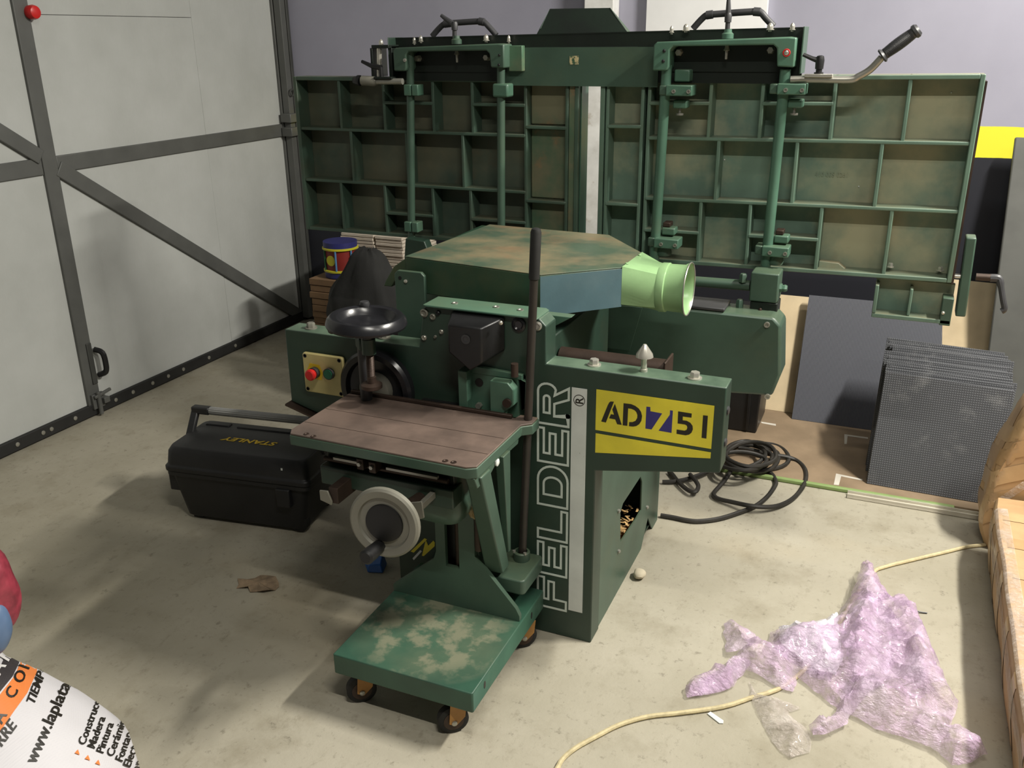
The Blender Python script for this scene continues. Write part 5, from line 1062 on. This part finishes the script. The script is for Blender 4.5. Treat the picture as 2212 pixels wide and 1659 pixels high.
main = [(1270, 150), (1330, 200), (1400, 300), (1480, 400), (1560, 470), (1620, 580), (1700, 800), (1760, 900), (1830, 950), (1780, 1040), (1800, 1130), (1900, 1170), (1985, 1275), (1900, 1315), (1780, 1310), (1650, 1205), (1530, 1160), (1350, 1100), (1200, 1020), (1060, 935), (950, 845), (870, 790), (850, 870), (770, 850), (640, 780), (560, 760), (470, 850), (250, 900), (225, 830), (330, 790), (440, 720), (560, 660), (460, 650), (440, 470), (480, 440), (640, 560), (600, 610), (700, 625), (720, 520), (790, 510), (1000, 500), (1110, 430), (1190, 330), (1215, 240)]
crumple('main_sheet', main, 'film', 0.035, 0.6, 0.022, 0.0065, 0.003, 1, [seg((1270, 170), (1190, 800), 0.035, 0.03), seg((1500, 450), (1650, 900), 0.050, 0.05), seg((600, 690), (1000, 640), 0.035, 0.05), seg((1300, 960), (1900, 1250), 0.03, 0.04)])
crumple('upper_fold', [(1250, 190), (1400, 330), (1560, 500), (1640, 700), (1740, 860), (1560, 900), (1480, 820), (1300, 860), (1180, 860), (1120, 600), (1180, 380)], 'film', 0.04, 0.7, 0.026, 0.007, 0.022, 5, [seg((1260, 220), (1200, 800), 0.04, 0.03), seg((1500, 480), (1600, 800), 0.05, 0.04)])
crumple('glare_fold', [(760, 520), (1000, 490), (1110, 425), (1120, 560), (1140, 700), (1100, 800), (1010, 780), (900, 700), (780, 620)], 'film_glare', 0.045, 0.7, 0.018, 0.010, 0.018, 3)  # bright part of the wrap, its glare put into the colour
crumple('clear_strip', [(590, 800), (640, 880), (790, 905), (900, 965), (820, 985), (860, 1035), (960, 1105), (950, 1225), (830, 1255), (770, 1215), (690, 1095), (650, 1005), (600, 900)], 'film_clear', 0.02, 0.5, 0.016, 0.0075, 0.0, 7)
crumple('twisted_tail', [(1170, 850), (1330, 815), (1420, 795), (1310, 880), (1210, 1010), (1165, 1080), (1065, 1140), (965, 1150), (945, 1095), (1080, 1020), (1150, 920)], 'film', 0.04, 1.1, 0.026, 0.0065, 0.012, 9)
crumple('left_tail', [(600, 700), (560, 770), (470, 855), (350, 890), (235, 905), (215, 850), (260, 790), (400, 745), (470, 690)], 'film', 0.035, 1.0, 0.024, 0.0065, 0.004, 13)

# ================================================================ CARTON PARCELS AT THE RIGHT
M['card'] = worn('cardboard', (190, 156, 114), [((172, 138, 98), 3.0, 0.45, 0.7, 0.6)], 0.7)
M['tape_brown'] = worn('brown_parcel_tape', (184, 150, 108), [((194, 162, 120), 5.0, 0.5, 0.7, 0.5)], 0.28)
M['tape_pale'] = worn('pale_parcel_tape', (196, 164, 122), [((206, 176, 134), 5.0, 0.5, 0.7, 0.5)], 0.3)
M['tape_clear'] = film('clear_tape', (228, 214, 200), (240, 230, 222), 0.35, 0.12)
def lumpy(name, prof, x1, y0, y1, m, parent, seed, amp=0.008, ny=26):
    # prof: left face profile [(x, z)] from the floor up; goes over the top to x1
    P = [Vector((a_, b_, 0)) for a_, b_ in prof]; top = prof[-1][1]
    path = smooth_path(P, 4); k = 10
    path += [Vector((P[-1].x+(x1-P[-1].x)*(i+1)/k, top+0.006*math.sin(3*i), 0)) for i in range(k)]
    lp = []
    for j in range(ny+1):
        y = y0+(y1-y0)*j/ny; e = min(j, ny-j)/2.0; sh = 0 if e >= 1 else (1-e)*0.012
        l = [(p_.x+sh+amp*noise.noise(Vector((p_.x*6, y*5, p_.y*8+seed))), y, max(0.001, p_.y-(sh if p_.y > 0.1 else 0)+amp*noise.noise(Vector((p_.x*5+7, y*4, p_.y*6+seed)))*(1 if p_.y > 0.02 else 0))) for p_ in path]
        l += [(x1, y, 0.001)]
        lp.append(l)
    mb = MB(); mb.loft(lp); return mb.build(name, m, parent, angle=45)
PB = thing('cardboard_parcel', (0.6, 2.1, 0), 'low cardboard parcel wrapped in tape at the right edge, nearest the camera', 'box')
lowc = lumpy('parcel_body', [(0.385, 0.001), (0.374, 0.06), (0.366, 0.13), (0.364, 0.185), (0.372, 0.205)], 1.05, 1.05, 2.80, 'card', PB, 1, 0.006, 40)
lo_bvh = None
def bvh_of(o): 
    me = o.data; off = ORG[o.name]; return BVHTree.FromPolygons([v.co+off for v in me.vertices], [p.vertices[:] for p in me.polygons])
def drape(bvh, pts, w, m, name, parent, off=0.0015, step=0.02):
    # strip of tape following the surface under a list of points, pressed down from above-left
    L = []
    path = []
    for i in range(len(pts)-1):
        a_, b_ = Vector(pts[i]), Vector(pts[i+1]); k = max(2, int((b_-a_).length/step)); path += [a_+(b_-a_)*j/k for j in range(k)]
    path.append(Vector(pts[-1]))
    for i, p_ in enumerate(path):
        t = (path[min(i+1, len(path)-1)]-path[max(i-1, 0)]).normalized(); loc, nor, idx, dd = bvh.find_nearest(p_)
        s_ = t.cross(nor).normalized(); row = []
        for u in (-0.5, -0.25, 0, 0.25, 0.5):
            l2, n2, _, _ = bvh.find_nearest(loc+s_*w*u); row.append(l2+n2*off if n2.dot(Vector((-0.5, -0.3, 1))) > -0.2 else l2-n2*off)
        L.append(row)
    vs = [tuple(p_) for r_ in L for p_ in r_]; fs = [(i*5+j, i*5+j+1, (i+1)*5+j+1, (i+1)*5+j) for i in range(len(L)-1) for j in range(4)]
    return MB().add(vs, fs).build(name, m, parent, angle=60)
b1 = bvh_of(lowc)
for y, m in ((2.66, 'tape_pale'), (2.50, 'tape_brown'), (2.34, 'tape_pale'), (2.12, 'tape_brown'), (1.90, 'tape_pale'), (1.7, 'tape_brown')):
    drape(b1, [(0.385, y+0.01, 0.0), (0.36, y, 0.1), (0.365, y-0.005, 0.19), (0.45, y-0.01, 0.21), (0.9, y-0.03, 0.21)], 0.055, m, 'parcel_tape', PB)
drape(b1, [(0.365, 1.2, 0.15), (0.365, 2.7, 0.15)], 0.05, 'tape_clear', 'clear_tape', PB, 0.003)
drape(b1, [(0.375, 1.2, 0.205), (0.375, 2.7, 0.205)], 0.05, 'tape_clear', 'clear_tape', PB, 0.003)
PC = thing('cardboard_parcel', (0.6, 2.95, 0), 'tall bulging cardboard parcel with glossy tape behind the low parcel', 'box')
up = lumpy('parcel_body', [(0.385, 0.001), (0.362, 0.05), (0.347, 0.12), (0.356, 0.22), (0.378, 0.325), (0.405, 0.43), (0.44, 0.50), (0.50, 0.53)], 1.0, 2.825, 3.00, 'card', PC, 4, 0.012, 14)
b2 = bvh_of(up)
for (ya, yb2, m) in ((2.80, 2.93, 'tape_brown'), (2.84, 2.98, 'tape_pale')):
    drape(b2, [(0.35, ya, 0.08), (0.37, (ya+yb2)/2, 0.26), (0.44, yb2, 0.5)], 0.05, m, 'parcel_tape', PC)
for z0, m in ((0.16, 'tape_brown'), (0.24, 'tape_pale'), (0.32, 'tape_brown'), (0.40, 'tape_pale')):
    drape(b2, [(0.35, 2.99, z0-0.05), (0.36, 2.80, z0), (0.40, 2.824, z0+0.02), (0.62, 2.824, z0+0.12), (0.9, 2.824, z0+0.20)], 0.05, m, 'parcel_tape', PC, 0.002)
drape(b2, [(0.385, 2.824, 0.16), (0.45, 2.824, 0.24), (0.62, 2.824, 0.34)], 0.022, 'tape_clear', 'clear_tape', PC, 0.004)

# ================================================================ SACK AT THE LOWER LEFT
SK = thing('sack', (-1.42, 0.80, 0), 'white woven builders sack with orange and black print at the lower left corner', 'sack')
SC0 = Vector((-1.40, 0.735, 0.0)); 
def sack_pt(th, z):
    t = min(z, 0.46)/0.46; r = (0.255+0.06*math.sin(math.pi*min(1, t*1.05)))*(1-0.55*max(0, t-0.55)**1.3/0.45**1.3*0.7)
    if z < 0.05: r *= 0.90+0.10*math.sqrt(max(0, z)/0.05)
    k = 1+0.05*noise.noise(Vector((math.cos(th)*1.3, math.sin(th)*1.3, z*4)))+0.018*noise.noise(Vector((math.cos(th)*5, math.sin(th)*5, z*12)))
    u = max(0.0, (z-0.34)/0.2); r *= 1-0.30*u*u
    return Vector((SC0.x-0.060*u+r*k*math.cos(th), SC0.y+0.045*u+r*k*math.sin(th)*0.95, z))
zs = [0.001, 0.01, 0.03, 0.06, 0.1, 0.15, 0.2, 0.25, 0.3, 0.34, 0.38, 0.41, 0.44, 0.47, 0.50, 0.52, 0.53]
NSK = 72; lp = [[sack_pt(2*math.pi*i/NSK, z) for i in range(NSK)] for z in zs]
for sc_, zz_ in ((0.93, 0.536), (0.86, 0.53), (0.80, 0.49)):
    lp.append([Vector((SC0.x-0.057+(p_.x-SC0.x+0.057)*sc_, SC0.y+0.043+(p_.y-SC0.y-0.043)*sc_, zz_)) for p_ in lp[16]])
def weave(name, c):
    n = NT(name).set(0.6, 0, 0.3); w1 = n.n.new('ShaderNodeTexWave'); w1.inputs['Scale'].default_value = 90; w1.bands_direction = 'X'; n.link(n.tc.outputs['Object'], w1.inputs['Vector'])
    w2 = n.n.new('ShaderNodeTexWave'); w2.inputs['Scale'].default_value = 90; w2.bands_direction = 'Z'; n.link(n.tc.outputs['Object'], w2.inputs['Vector'])
    h = n.mul(w1.outputs['Fac'], w2.outputs['Fac']); c1 = lin(c); n.color(n.mix(n.ramp(n.noise(5, 4), 0.3, 0.7), c1, tuple(v*0.88 for v in c1[:3])+(1.0,))); n.bump(h, 0.25, 0.001); return n.m
M['sack'] = weave('white_woven_plastic', (206, 204, 208)); M['sack_orange'] = weave('orange_print', (222, 128, 66)); M['sack_black'] = weave('black_sack_print', (58, 54, 56)); M['sack_white'] = weave('white_sack_print', (220, 218, 218))
sk = MB().loft(lp, False); sko = sk.build('bag', 'sack', SK, angle=80)
bs = bvh_of(sko)
def cast(px, py, off):
    d = (_r2*((px-CX)/FPX)+_d2*((py-CY)/FPX)+_f).normalized(); loc, nor, idx, dist = bs.ray_cast(CAMP, d)
    if loc is None: return None
    if nor.dot(d) > 0: nor = -nor
    return loc+nor*off
def decal(vs2, fs2, off, m, name, sub=0):
    me = bpy.data.meshes.new('tmp'); me.from_pydata([(v[0], v[1], 0) for v in vs2], [], fs2); bm = bmesh.new(); bm.from_mesh(me)
    bmesh.ops.triangulate(bm, faces=bm.faces)
    for _ in range(sub): bmesh.ops.subdivide_edges(bm, edges=[e for e in bm.edges if e.calc_length() > 6], cuts=1, use_grid_fill=False); bmesh.ops.triangulate(bm, faces=bm.faces)
    co = [cast(v.co.x, v.co.y, off) for v in bm.verts]; bm.verts.index_update()
    fo = [tuple(v.index for v in f.verts) for f in bm.faces]; bm.free(); bpy.data.meshes.remove(me)
    fo = [f for f in fo if all(co[i] is not None for i in f) and max((co[f[a_]]-co[f[a_-1]]).length for a_ in range(3)) < 0.12]
    if name.endswith('band'):
        par = list(range(len(co)))
        def root(i):
            while par[i] != i: par[i] = par[par[i]]; i = par[i]
            return i
        for f in fo:
            for k_ in f[1:]: par[root(k_)] = root(f[0])
        cnt = {}
        for f in fo: cnt[root(f[0])] = cnt.get(root(f[0]), 0)+1
        best = max(cnt, key=cnt.get); fo = [f for f in fo if root(f[0]) == best]
    used = sorted({i for f in fo for i in f}); mp = {i: j for j, i in enumerate(used)}
    if not fo: return None
    return MB().add([co[i] for i in used], [tuple(mp[i] for i in f) for f in fo]).build(name, m, sko, angle=80)
def sackpoly(pts, off, m, name): return decal(pts, [tuple(range(len(pts)))], off, m, name, 4)
inn = [(-14, 1520), (0, 1500), (29, 1463), (43, 1434), (49, 1405), (45, 1385), (31, 1366)]
out = [(-14, 1600), (0, 1581), (29, 1538), (58, 1498), (78, 1454), (89, 1411), (72, 1388), (40, 1366)]
sackpoly(inn+out[::-1], 0.0012, 'sack_orange', 'orange_band')
sackpoly([(-14, 1490), (0, 1440), (10, 1418), (20, 1395), (27, 1372), (33, 1374), (44, 1392), (46, 1407), (40, 1434), (26, 1462), (0, 1494), (-14, 1514)], 0.0012, 'sack_black', 'black_band')
def sacktext(body, x, y, ang, size, m, off=0.0020, ital=0.0, name='print'):
    vs, fs = text_mesh(body, size, 0, size*0.018); c_, s_ = math.cos(math.radians(ang)), math.sin(math.radians(ang))
    decal([(x+(v.x+v.y*ital)*c_-v.y*s_, y-((v.x+v.y*ital)*s_+v.y*c_)) for v in vs], fs, off, m, name, 1)
sacktext('LAT', -14, 1478, 58, 40, 'sack_white', 0.0024)
sacktext('A', 3, 1566, 60, 36, 'print_black', 0.0024)
for t, x, y, an in (('C', 27, 1513, 60), ('O', 45, 1480, 64), ('N', 60, 1450, 70), ('S', 73, 1420, 76)): sacktext(t, x, y, an, 34, 'print_black', 0.0024)
sacktext('TORRE', -26, 1655, 54, 34, 'print_black', ital=0.2)
sacktext('TIEMPO', 72, 1525, 70, 27, 'print_black', ital=0.2)
sacktext('www.laplata', 76, 1652, 66, 38, 'print_black')
for i, (t, x, y) in enumerate((('Construcción', 182, 1612), ('Madera', 202, 1620), ('Pintura', 221, 1630), ('Cerámica', 243, 1637), ('Fontanería', 262, 1648), ('Electricidad', 279, 1660), ('Jardinería', 296, 1672))): sacktext(t, x, y, 70, 24, 'print_black')
for (x, y) in ((160, 1628), (182, 1640), (204, 1650)): sackpoly([(x, y), (x+11, y+4), (x+7, y-8)], 0.002, 'sack_orange', 'orange_arrow')
# red and blue plastic bag bulging out behind the sack
M['bag_red'] = simple('red_plastic_film', (156, 58, 74), 0.4, 0, 0.3, 26, 1.0, 40); M['bag_blue'] = simple('blue_grey_plastic_film', (92, 116, 150), 0.35, 0, 0.2, 10, 0.4, 30)
c_ = W(-34, 1296, Z=0.63)
def blob(c_, rx_, ry_, rz_, seed, amp):
    q = MB().ball(c_, 1.0, 36, 22, (rx_, ry_, rz_)); q.v = [tuple(Vector(v)+(Vector(v)-c_)*amp*(noise.noise((Vector(v)-c_)*9+Vector((seed, 0, 0)))+0.5*noise.noise((Vector(v)-c_)*22+Vector((seed, 3, 0))))) for v in q.v]; return q
RB = thing('stuffed_bag', (c_.x, c_.y, 0.2), 'red and blue-grey plastic bag sticking out of the white sack at the left edge', 'bag')
blob(c_, 0.038, 0.045, 0.066, 2.0, 0.75).build('red_bundle', 'bag_red', RB, angle=80)
c2_ = W(-26, 1352, Z=0.60)
blob(c2_, 0.022, 0.03, 0.045, 6.0, 0.7).build('blue_bundle', 'bag_blue', RB, angle=80)
